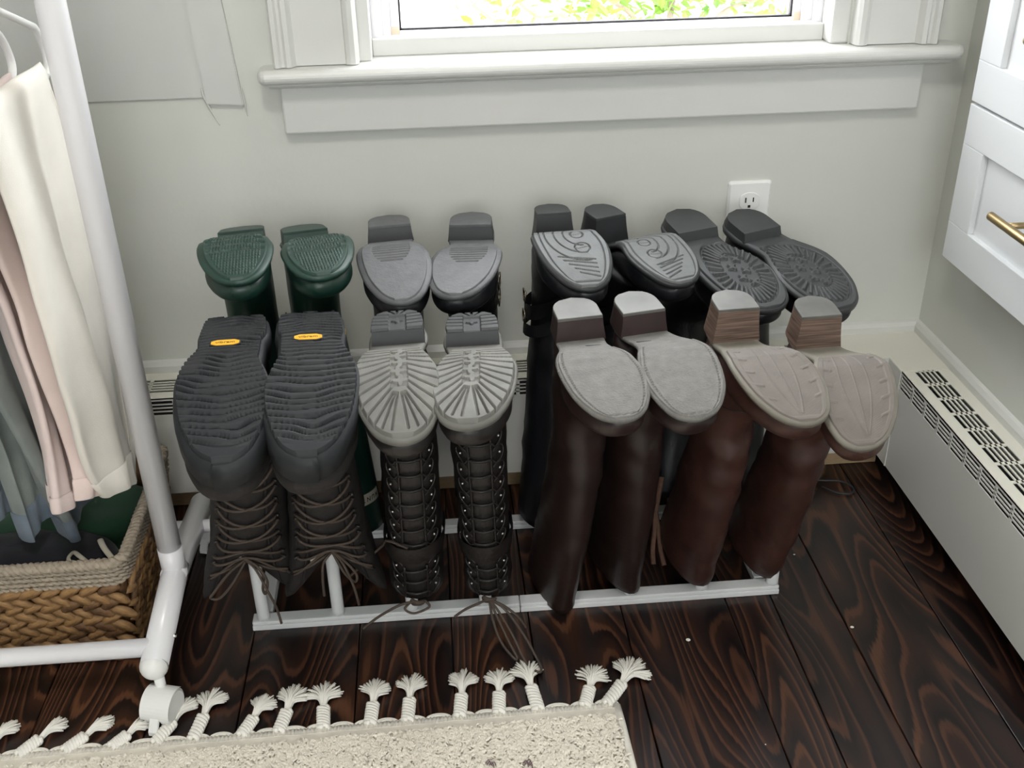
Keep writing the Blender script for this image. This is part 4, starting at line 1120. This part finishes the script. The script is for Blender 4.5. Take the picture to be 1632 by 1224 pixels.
# ------------------------------------------------------------------ trousers folded over the hangers
def cloth(name, c, c2=None, rough=.85, weave=700, bump=.35):
    return material(name, srgb(*c), rough, col2=srgb(*c2) if c2 else None, var=.05, scale=14, bump=bump, bscale=weave, dist=.0008, sheen=.15)
M['cream'] = cloth('cream_denim', (236, 231, 222))
M['blush'] = cloth('blush_cotton', (226, 206, 200))
M['blush2'] = cloth('pale_blush_cotton', (222, 204, 200))
M['sage'] = cloth('grey_green_denim', (138, 144, 140), (112, 120, 120))
M['denim'] = cloth('faded_denim', (124, 135, 146), (80, 93, 108))
def trousers(name, label, x, top, rows, thick, mat, seed, cuff=None, cuff_h=.03, fold=None):
    """rows: (z, y_near, y_far) from the bar down; a folded leg hanging as a thick flat tube with soft folds"""
    t = thing(name, label, 'trousers', (x, rows[-1][1], rows[-1][0]), 'trousers on the rack')
    tab = smooth_path(np.array(rows, float), 6)
    n = 44; ang = np.linspace(0, 2*np.pi, n, endpoint=False)
    def ring(z, yn, yf, th, inset=0.0):
        cy, hw = (yn+yf)/2, (yf-yn)/2-inset
        s_ = np.sin(ang); c_ = np.cos(ang)
        yy = cy+hw*np.sign(c_)*np.abs(c_)**.85
        q = (yy-cy)/max(hw, 1e-4)
        rip = .0075*np.sin(q*4.2+seed+z*5)+.0045*np.sin(q*8.3+seed*2.3-z*9)+.003*np.array([mnoise.noise(Vector((seed, a*9, z*11))) for a in yy])
        grow = min(1, max(.25, (top-z)/.30+.25))
        xx = x+(th*.5-inset)*np.sign(s_)*np.abs(s_)**.7+rip*grow
        return np.c_[xx, yy, np.full(n, z)]
    rings = []
    z0 = tab[0][0]
    for q in (0.0, .35, .7): # rounded fold over the bar
        rings.append(ring(z0+.010*(1-q**2)**.5, tab[0][1]+.004, tab[0][2]-.004, thick*(.15+.75*q)*.8))
    for z, yn, yf in tab:
        k = (z0-z)/(z0-tab[-1][0])
        rings.append(ring(z, yn, yf, thick*(.8+.2*k)))
    zb, yn, yf = tab[-1]
    tilt_ = np.array([0, 0, 1.0])
    inner = [ring(zb+.0005, yn, yf, thick, .0025), ring(zb+.02, yn, yf, thick, .004)]
    V, Fc = loft(rings+inner, True, True)
    # hems are not level: lower at the far edge
    V = np.array(V); kk = np.clip((z0-V[:, 2])/(z0-zb), 0, 1)**6
    V[:, 2] += kk*.012*np.sin((V[:, 1]-yn)/(yf-yn)*3.0+seed)
    obj('leg', V, Fc, mat, t)
    if cuff:
        hr = []
        for dz, ex in ((0, .0012), (.004, .0022), (cuff_h-.004, .0022), (cuff_h, .0008)):
            zc = zb+dz-.001
            ynn = np.interp(-zc, -tab[:, 0], tab[:, 1]); yff = np.interp(-zc, -tab[:, 0], tab[:, 2])
            hr.append(ring(zc, ynn, yff, thick, -ex))
        V, Fc = loft(hr, False, False); V = np.array(V); kk = np.clip((z0-V[:, 2])/(z0-zb), 0, 1)**6
        V[:, 2] += kk*.012*np.sin((V[:, 1]-yn)/(yf-yn)*3.0+seed)
        obj('cuff', V, Fc, cuff, t)
    # pressed side seam
    zz = np.linspace(z0-.02, zb+.006, 24)
    sm_ = []
    for z in zz:
        r_ = ring(z, np.interp(-z, -tab[:, 0], tab[:, 1]), np.interp(-z, -tab[:, 0], tab[:, 2]), thick*(.8+.2*(z0-z)/(z0-zb)), -.0006); sm_.append(r_[5])
    tube_obj('seam', sm_, .0012, mat, t, seg=6)
    return t
trousers('cream_trousers', 'cream trousers hanging nearest the rack pole', -.455, .80, [(.797, -.545, -.303), (.72, -.512, -.293), (.58, -.497, -.280), (.48, -.479, -.268), (.43, -.469, -.270), (.354, -.450, -.278), (.29, -.428, -.292), (.240, -.402, -.335)], .026, M['cream'], 1.0, M['cream'], .050)
trousers('blush_trousers', 'blush pink trousers with a plain hem next to the cream pair', -.487, .79, [(.788, -.55, -.31), (.65, -.50, -.30), (.57, -.470, -.300), (.505, -.463, -.300), (.417, -.442, -.315), (.33, -.425, -.330), (.260, -.436, -.366)], .022, M['blush'], 2.1, M['blush'], .034)
trousers('blush_trousers', 'pale blush trousers hanging between the pink pair and the jeans', -.515, .79, [(.788, -.56, -.31), (.65, -.50, -.31), (.56, -.462, -.310), (.44, -.452, -.325), (.355, -.448, -.335), (.272, -.462, -.362)], .022, M['blush2'], 3.4, M['blush2'], .022)
trousers('jeans', 'grey-green cuffed jeans hanging right beside the pale blush trousers', -.548, .79, [(.786, -.56, -.30), (.60, -.50, -.295), (.45, -.455, -.285), (.35, -.425, -.275), (.25, -.398, -.266), (.168, -.370, -.262)], .024, M['sage'], 4.7, M['denim'], .040)
trousers('jeans', 'grey-green jeans with a deep faded cuff, between the other two jeans', -.580, .79, [(.786, -.56, -.30), (.60, -.50, -.30), (.45, -.440, -.300), (.36, -.415, -.305), (.28, -.404, -.315), (.186, -.398, -.335)], .024, M['sage'], 5.9, M['denim'], .046)
trousers('jeans', 'faded blue jeans at the very left edge of the picture', -.620, .79, [(.786, -.56, -.30), (.60, -.50, -.30), (.45, -.450, -.300), (.36, -.42, -.31), (.28, -.400, -.318), (.205, -.392, -.325)], .024, M['denim'], 7.1, M['denim'], .046)

# ================================================================== BASKET with folded clothes
M['hyacinth'] = material('water_hyacinth', srgb(158, 122, 78), .6, col2=srgb(104, 74, 44), scale=60, bump=.5, bscale=300, stretch=(1, 1, 3))
M['hyacinth2'] = material('water_hyacinth_dark', srgb(122, 88, 54), .6, col2=srgb(78, 54, 34), scale=60, bump=.5, bscale=300)
M['rope'] = material('grey_seagrass_rope', srgb(158, 146, 130), .75, var=.2, scale=150, bump=.5, bscale=500)
bk = thing('storage_basket', 'woven water hyacinth basket with a grey rope rim under the hanging trousers', 'basket', (-.65, -.31, 0))
BX0, BX1, BY0, BY1, BZ = -.90, -.452, -.452, -.165, .182
fl_ = .018                                                  # flare of the rim over the base
def bwall(k):  # corner loop of the basket at height fraction k (0 base..1 rim)
    e = fl_*k
    return [(BX0-e, BY0+.010-e), (BX1-.012+e, BY0+.010-e), (BX1-.012+e, BY1-e*.2), (BX0-e, BY1-e*.2)]
def loop_ring(k, z, r=.02, off=0.0, n=6):
    c = bwall(k); x0, x1, y0, y1 = c[0][0]-off, c[1][0]+off, c[0][1]-off, c[2][1]+off
    out = []
    for cx, cy, a0 in ((x1-r, y1-r, 0), (x0+r, y1-r, 90), (x0+r, y0+r, 180), (x1-r, y0+r, 270)):
        for j in range(n):
            t = math.radians(a0+j*90/(n-1)); out.append((cx+r*math.cos(t), cy+r*math.sin(t), z))
    return out
V, Fc = loft([loop_ring(0, .004), loop_ring(.5, BZ*.5), loop_ring(1, BZ-.006), loop_ring(1, BZ-.006, off=-.008), loop_ring(.0, .02, off=-.010)], True, True)
obj('basket_body', V, Fc, M['hyacinth2'], bk, smooth=False)
# braided leaf strands: one shared mesh, placed in chevrons
def strand_mesh(name, mat):
    n = 9; rings = []
    for i, q in enumerate(np.linspace(0, 1, n)):
        x = (q-.5)*.040; wv = .0078*math.sin(math.pi*min(1, q*1.04+.04))**.7+.0008
        zc = .004*math.sin(q*3.1); yb = .0048*math.sin(math.pi*q)
        rings.append([(x, -yb*.55+.0042*math.cos(t)*min(1, wv/.006)*-1, zc+wv*math.sin(t)) for t in np.linspace(0, 2*np.pi, 8, endpoint=False)])
    V, Fc = loft(rings); me = bpy.data.meshes.new(name); me.from_pydata([tuple(v) for v in V], [], Fc); me.polygons.foreach_set('use_smooth', [True]*len(me.polygons)); me.materials.append(mat); return me
SM = [strand_mesh('weave_strand', M['hyacinth']), strand_mesh('weave_strand_dark', M['hyacinth2'])]
def strand(pos, rz, ang, sc, mir):
    o = link(bpy.data.objects.new('weave_strand', SM[0 if rng.random() < .8 else 1]))
    o.parent = bk; o.matrix_parent_inverse = Matrix.Translation(-bk.location)
    o.matrix_world = Matrix.Translation(bk.location)  # reset
    m = Matrix.Translation(pos) @ Matrix.Rotation(rz, 4, 'Z') @ Matrix.Rotation(ang, 4, 'Y') @ Matrix.Diagonal((sc*mir, 1, sc, 1))
    o.matrix_basis = m
nrow = 10
for row in range(nrow):
    z = .012+row*.0138
    k = z/BZ
    ang = math.radians(26)*(1 if row % 2 == 0 else -1)
    c = bwall(k); step = .0255
    x = c[1][0]-.010-(row % 2)*.012
    while x > -.672:
        strand((x+rng.uniform(-.002, .002), c[0][1]-.0035, z+rng.uniform(-.001, .001)), 0, ang+rng.uniform(-.12, .12), rng.uniform(.88, 1.1), -1); x -= step
    y = c[0][1]+.012+(row % 2)*.012
    while y < BY1-.03:
        strand((c[1][0]+.0035, y, z), math.radians(90), ang+rng.uniform(-.15, .15), rng.uniform(.88, 1.1), -1); y += step
# upper band of thin twined strands, then the rope rim
def wavy_loop(z, k, off, amp, ph, rad, wl=.020):
    base = np.array(loop_ring(k, z, off=off, n=8)); base = np.vstack([base, base[:1]])
    seg = np.linalg.norm(np.diff(base, axis=0), axis=1); L_ = np.concatenate([[0], np.cumsum(seg)])
    s_ = np.arange(0, L_[-1], .0042)
    p = np.c_[[np.interp(s_, L_, base[:, i]) for i in range(3)]].T
    cen = p[:, :2].mean(0); d = p[:, :2]-cen; d /= np.linalg.norm(d, axis=1)[:, None]
    wv = np.sin(s_*2*np.pi/wl+ph)
    nrm = np.zeros_like(p); nx = np.abs(d[:, 0]*.3) ; 
    # outward normal of a rectangle side
    for i in range(len(p)):
        x, y = p[i, 0], p[i, 1]
        c = bwall(k); dd = [x-c[0][0], c[1][0]-x, y-c[0][1], c[2][1]-y]; j = int(np.argmin(np.abs(dd)))
        nrm[i] = [(-1, 0, 0), (1, 0, 0), (0, -1, 0), (0, 1, 0)][j]
    p = p+nrm*(amp*wv)[:, None]; p[:, 2] += amp*.8*np.cos(s_*2*np.pi/wl+ph)
    p = np.vstack([p, p[:1]])
    return tube(p, rad, 6)
for j in range(4):
    z = .148+j*.0082
    V, Fc = merge([wavy_loop(z, z/BZ, .003, .0024, j*math.pi, .0027), wavy_loop(z, z/BZ, .003, .0024, j*math.pi+math.pi, .0027)])
    obj('twined_strand', V, Fc, M['rope'], bk)
V, Fc = merge([wavy_loop(BZ, 1, .001, .0046, ph, .0050, .024) for ph in (0, 2.094, 4.189)])
obj('rope_rim', V, Fc, M['rope'], bk)

def heap(name, label, outline, z0, hgt, mat, seed, rough=.006):
    """folded garment: soft mound over an outline (x, y)"""
    o = np.array(outline, float); c = o.mean(0); n = 40
    cl = np.vstack([o, o[:1]]); L_ = np.concatenate([[0], np.cumsum(np.linalg.norm(np.diff(cl, axis=0), axis=1))])
    s_ = np.linspace(0, L_[-1], n, endpoint=False); p = np.c_[np.interp(s_, L_, cl[:, 0]), np.interp(s_, L_, cl[:, 1])]
    for _ in range(3): p = (np.roll(p, 1, 0)+2*p+np.roll(p, -1, 0))/4
    rings = []
    for q, hh in ((.94, 0), (1.0, .25), (1.0, .55), (.95, .82), (.82, .96), (.6, 1.0), (.3, 1.02), (.05, 1.02)):
        pts = []
        for a in p:
            xy = c+(a-c)*q; nz = mnoise.noise(Vector((xy[0]*16+seed, xy[1]*16, seed)))+.5*mnoise.noise(Vector((xy[0]*40, xy[1]*40+seed, 1)))
            pts.append((xy[0], xy[1], z0+hgt*hh+rough*nz*(1 if hh > .5 else .3)))
        rings.append(pts)
    V, Fc = loft(rings)
    t = thing(name, label, 'clothes', (c[0], c[1], z0))
    obj('fabric', V, Fc, mat, t)
    return t
M['navy'] = cloth('navy_knit', (16, 18, 28), rough=.95, weave=500)
M['forest'] = cloth('green_knit', (26, 66, 42), rough=.9)
M['piping'] = cloth('cream_piping', (190, 184, 168))
heap('folded_sweater', 'dark green folded garment at the back of the basket', [(-.70, -.20), (-.462, -.20), (-.455, -.30), (-.50, -.34), (-.70, -.34)], .06, .092, M['forest'], 2.0)
nv = heap('folded_sweater', 'navy folded garment with pale edging lying in the front of the basket', [(-.87, -.43), (-.475, -.425), (-.462, -.37), (-.50, -.315), (-.87, -.30)], .055, .095, M['navy'], 5.0)
tube_obj('edging', [(-.500, -.372, .158), (-.490, -.392, .160), (-.480, -.405, .156), (-.472, -.412, .150)], .0042, M['piping'], nv, seg=8, sm=6, flat=.5)
tube_obj('edging', [(-.505, -.418, .152), (-.520, -.405, .156), (-.530, -.398, .158), (-.535, -.408, .154), (-.522, -.424, .150), (-.51, -.428, .146)], .0036, M['piping'], nv, seg=8, sm=6, flat=.5)

# ================================================================== RUG
M['rug'] = material('ivory_rug_pile', srgb(240, 233, 220), .95, var=.06, scale=60, sheen=.2)
M['rug_band'] = material('ivory_selvedge', srgb(242, 238, 228), .9, var=.04, scale=200)
M['tassel'] = material('ivory_cotton', srgb(244, 241, 233), .9)
rg = thing('rug', 'ivory shaggy rug with braided tassels on its fringe', 'rug', (-.4, -.9, 0))
RXR = .203
def edge_y(x): return -.6065-.010*np.clip((.15-x)/.75, 0, 2)
xs = np.linspace(-1.0, RXR, 90); ysn = np.linspace(0, 1, 30)
top = []
for q in ysn:
    for x in xs:
        y0 = float(edge_y(x))-.012; y = y0+(-1.9-y0)*q**2
        top.append((x+(.006*(q**.5) if x > .19 else 0), y, .011+.002*mnoise.noise(Vector((x*40, y*40, 0)))))
nx = len(xs)
Fc = [(i*nx+j, i*nx+j+1, (i+1)*nx+j+1, (i+1)*nx+j) for i in range(29) for j in range(nx-1)]
bmv = top+[(p[0], p[1], .0005) for p in top]; nb = len(top)
per = [(j, j+1) for j in range(nx-1)]+[((i)*nx+nx-1, (i+1)*nx+nx-1) for i in range(29)]
Fc += [(a, b_, b_+nb, a+nb) for a, b_ in per]
obj('backing', bmv, Fc, M['rug'], rg)
# selvedge band: ribbed strip
bx = np.arange(-1.0, RXR, .0011); pts = []
for i, x in enumerate(bx):
    h = .0085+.0014*math.sin(x*2*math.pi/.0050)
    y0 = float(edge_y(x))
    pts += [(x, y0+.0015, .0008), (x, y0+.001, h*.8), (x, y0-.006, h), (x, y0-.018, h), (x, y0-.025, h*.95), (x, y0-.027, .001)]
Fc = [(i*6+j, i*6+j+1, (i+1)*6+j+1, (i+1)*6+j) for i in range(len(bx)-1) for j in range(5)]
obj('selvedge', pts, Fc, M['rug_band'], rg)
# pile: curled tufts (uncountable)
pv, pf = [], []
def tuft(px, py, hgt):
    a = rng.uniform(0, 6.283); ln = rng.uniform(.005, .010); w = rng.uniform(.0020, .0034); cv = rng.uniform(-2.6, 2.6)
    base = len(pv)
    for k in range(4):
        q = k/3; aa = a+cv*q; x = px+math.cos(aa)*ln*q; y = py+math.sin(aa)*ln*q; z = hgt+.0060*math.sin(q*2.6)
        nx_, ny_ = -math.sin(aa)*w*(1-.6*q), math.cos(aa)*w*(1-.6*q)
        pv.append((x+nx_, y+ny_, z)); pv.append((x, y, z+w*.9)); pv.append((x-nx_, y-ny_, z))
    for k in range(3):
        b0 = base+k*3; b1 = b0+3
        pf.append((b0, b0+1, b1+1, b1)); pf.append((b0+1, b0+2, b1+2, b1+1))
for _ in range(17000):
    x = rng.uniform(-.70, RXR-.004); y = float(edge_y(x))-.0300-.19*rng.random()**1.25
    tuft(x, y, .010)
tag(obj('pile', pv, pf, M['rug'], rg), kind='stuff')
tube_obj('side_binding', [(RXR+.001, -.612, .006), (RXR+.002, -.64, .007), (RXR+.004, -.75, .007), (RXR+.006, -1.2, .007), (RXR+.008, -1.9, .007)], .0060, M['rug_band'], rg, seg=10)
for _ in range(70): pass
# scalloped loops of the heading
sc = []
x = -.98
while x < RXR-.01:
    w_ = rng.uniform(.026, .036); cx = x+w_/2; y0 = float(edge_y(cx))
    for rr in (1.0, .72):
        sc.append(tube([(cx+w_/2*rr*math.cos(t), y0+.0075*rr*math.sin(t)-.0005, .004+.001*math.sin(t)) for t in np.linspace(math.pi, 0, 12)], .0021, 6))
    x += w_*1.02
V, Fc = merge(sc); tag(obj('heading_loops', V, Fc, M['rug_band'], rg), kind='stuff')
TB = [(-.123, .548, -.118), (-.074, .543, -.069), (-.005, .543, .002), (.047, .546, .052), (.100, .534, .090), (.162, .552, .182), (.191, .544, .240), (-.184, .547, -.188), (-.242, .548, -.229), (-.290, .562, -.268), (-.352, .543, -.339), (-.400, .556, -.372), (-.455, .584, -.427), (-.515, .577, -.478), (-.572, .574, -.538), (-.625, .574, -.60), (-.672, .570, -.655)]
def tassel(x0, ytip, xtip, j):
    y0 = float(edge_y(x0))-.002; p0 = np.array([x0, y0, .0058]); p1 = np.array([xtip, -ytip, .0062])
    d = p1-p0; Lt = np.linalg.norm(d); d /= Lt; sd = np.array([-d[1], d[0], 0]); kn = p0+d*Lt*.56
    strands = []
    for k in range(3):
        pth = []
        for q in np.linspace(0, 1, 34):
            a = q*5.2*np.pi+k*2.094
            pth.append(p0+(kn-p0)*q+sd*.0062*math.sin(a)+np.array([0, 0, .0030*math.cos(a)+.001])*(1))
        strands.append(tube(pth, .0036, 7))
    ta = obj('tassel', *merge(strands), M['tassel'], rg)
    rr = random.Random(j*17+3); th = []
    wide = {5: 1.1, 6: 1.05, 0: .85, 7: 1.05, 8: .9}.get(j, .55 if j > 10 else .82)
    for k in range(110):
        s = rr.uniform(-1, 1); an = s*wide; hz = rr.uniform(0, 1)
        ln = (Lt*.42+.014)*rr.uniform(.85, 1.12)*(1-.2*abs(s))
        dirv = d*math.cos(an)+sd*math.sin(an)
        mid = kn+d*ln*.30+dirv*ln*.25+np.array([0, 0, .0065*hz+.001])
        end = kn+d*ln*.22+dirv*ln*.85+np.array([0, 0, -.003+.008*hz*.7])
        end[2] = max(end[2], .0012)
        th.append(tube(smooth_path([kn+sd*s*.003+np.array([0, 0, .003*(hz-.5)]), mid, end], 4), .0012, 4))
    obj('tuft', *merge(th), M['tassel'], ta)
for j, (a_, b_, c_) in enumerate(TB): tassel(a_, b_, c_, j)
# flecks of darker wool in the pile
fk = []
for fx_, fy_ in ((.026, -.703), (.074, -.709)):
    for k in range(5):
        p = np.array([fx_+rng.uniform(-.006, .006), fy_+rng.uniform(-.004, .004), .0185]); fk.append(tube(smooth_path([p, p+np.array([.004, .003, .002]), p+np.array([.006, -.002, .001])], 4), .0007, 5))
M['fleck'] = material('mauve_wool', srgb(120, 100, 104), .95)
tag(obj('dark_strands', *merge(fk), M['fleck'], rg), kind='stuff')

# ================================================================== SMALL THINGS
def crumb(x, y, r, label, seed):
    n = 8; rings = []
    for q in np.linspace(.05, .95, 5):
        rings.append([(x+r*math.sin(q*math.pi)*math.cos(t)*(1+.3*mnoise.noise(Vector((math.cos(t)*2+seed, math.sin(t)*2, q*3)))), y+r*.8*math.sin(q*math.pi)*math.sin(t)*(1+.3*mnoise.noise(Vector((math.sin(t)*2, seed, q*3)))), .0002+r*.7*(1-math.cos(q*math.pi))*.5) for t in np.linspace(0, 2*np.pi, n, endpoint=False)])
    t = obj('paper_scrap', *loft(rings), M['crumb'], None, smooth=False)
    tag(t, label, 'scrap', 'white scraps on the floor')
crumb(.329, -.492, .0036, 'white paper scrap on the floor in front of the rack', 1)
crumb(.572, -.490, .0028, 'white paper scrap beside the long gap between floorboards', 2)
crumb(.542, -.316, .0018, 'tiny white speck on the floor right of the reddish brown boots', 3)
crumb(.384, -.691, .0012, 'tiny pale speck on the floorboards near the bottom edge', 4)
cbl = tube_obj('power_cord', [(.62, -.115, .004), (.655, -.122, .004), (.685, -.128, .004), (.700, -.150, .004), (.690, -.166, .004), (.665, -.160, .004), (.648, -.140, .004)], .0017, M['grey_cable'], None, seg=8, sm=8)
tag(cbl, 'thin grey cord looped on the floor under the corner cover', 'cord')
blk = thing('tie_cord', 'thin black cord wound round the right side rail of the rack', 'cord', (.468, -.27, 0))
wr_ = []
for y0, y1 in ((-.222, -.228), (-.235, -.238), (-.262, -.258), (-.305, -.318)):
    sx = .0125
    pth = [(.468-sx, y0, .001), (.468-sx, y0, .0155), (.468, (y0+y1)/2, .0165), (.468+sx, y1, .0155), (.468+sx, y1, .001)]
    wr_.append(tube(smooth_path(pth, 5), .0013, 6))
obj('winding', *merge(wr_), M['cable'], blk)
tube_obj('loose_end', [(.432, -.33, .004), (.428, -.30, .006), (.440, -.26, .03), (.446, -.23, .075), (.447, -.22, .11)], .0012, M['cable'], blk, seg=6, sm=8)

# ================================================================== GARDEN beyond the window
M['patio'] = material('pale_paving', srgb(232, 228, 220), .8, var=.06, scale=.6)
gd = obj('ground_outside', [(-60, .6, -3), (60, .6, -3), (60, 90, -3), (-60, 90, -3)], [(0, 1, 2, 3)], M['patio'], None); tag(gd, kind='structure')
def leaf_mat():
    m = material('spring_leaf', srgb(112, 150, 26), .5, col2=srgb(62, 104, 16), scale=3)
    return m
M['leaf'] = leaf_mat(); M['bark'] = material('bark', srgb(120, 106, 92), .9, var=.2, scale=30)
tr = thing('garden_tree', 'bright green leafy tree outside the window', 'tree', (1.1, 3.6, -3))
bp = [[(1.1, 3.6, -3), (1.05, 3.6, -1.4), (1.1, 3.5, -.4), (1.2, 3.4, .8)], [(1.05, 3.55, -.8), (.75, 3.3, .05), (.45, 3.2, .12), (.20, 3.15, .30)], [(1.1, 3.5, -.4), (1.3, 3.3, .15), (1.6, 3.2, .30), (2.1, 3.2, .5)], [(.75, 3.3, .05), (.62, 3.2, .22), (.48, 3.15, .24), (.36, 3.1, .36)], [(1.1, 3.5, -.1), (.95, 3.3, .18), (.8, 3.2, .30), (.7, 3.2, .45)]]
br = []
for p in bp: br.append(tube(smooth_path(p, 8), np.linspace(.06 if p is bp[0] else .016, .006, 6), 8))
obj('trunk', *merge(br), M['bark'], tr)
lv, lfc = [], []
for _ in range(5200):
    p = np.array([rng.gauss(1.15, .62), rng.gauss(3.5, .40), rng.gauss(.22, .42)])
    if p[0] < .10 + .25*mnoise.noise(Vector((p[2]*3, p[1], 0))): continue
    if mnoise.noise(Vector((p[0]*3.1, p[1]*2, p[2]*4.2))) < -.05: continue
    n_ = nrng.normal(size=3); n_[2] = abs(n_[2])+.5; n_ /= np.linalg.norm(n_); t_ = np.cross(n_, nrng.normal(size=3)); t_ /= np.linalg.norm(t_); b2 = np.cross(n_, t_)
    sz = rng.uniform(.022, .045); i0 = len(lv)
    for (a, c, h) in ((-1, 0, 0), (-.3, .5, .08), (.4, .45, .08), (1, 0, -.1), (.4, -.45, .08), (-.3, -.5, .08)): lv.append(p+t_*a*sz+b2*c*sz*.9+n_*h*sz)
    lfc += [(i0, i0+1, i0+2, i0+3), (i0, i0+3, i0+4, i0+5)]
tag(obj('leaves', lv, lfc, M['leaf'], tr, smooth=False), kind='stuff')
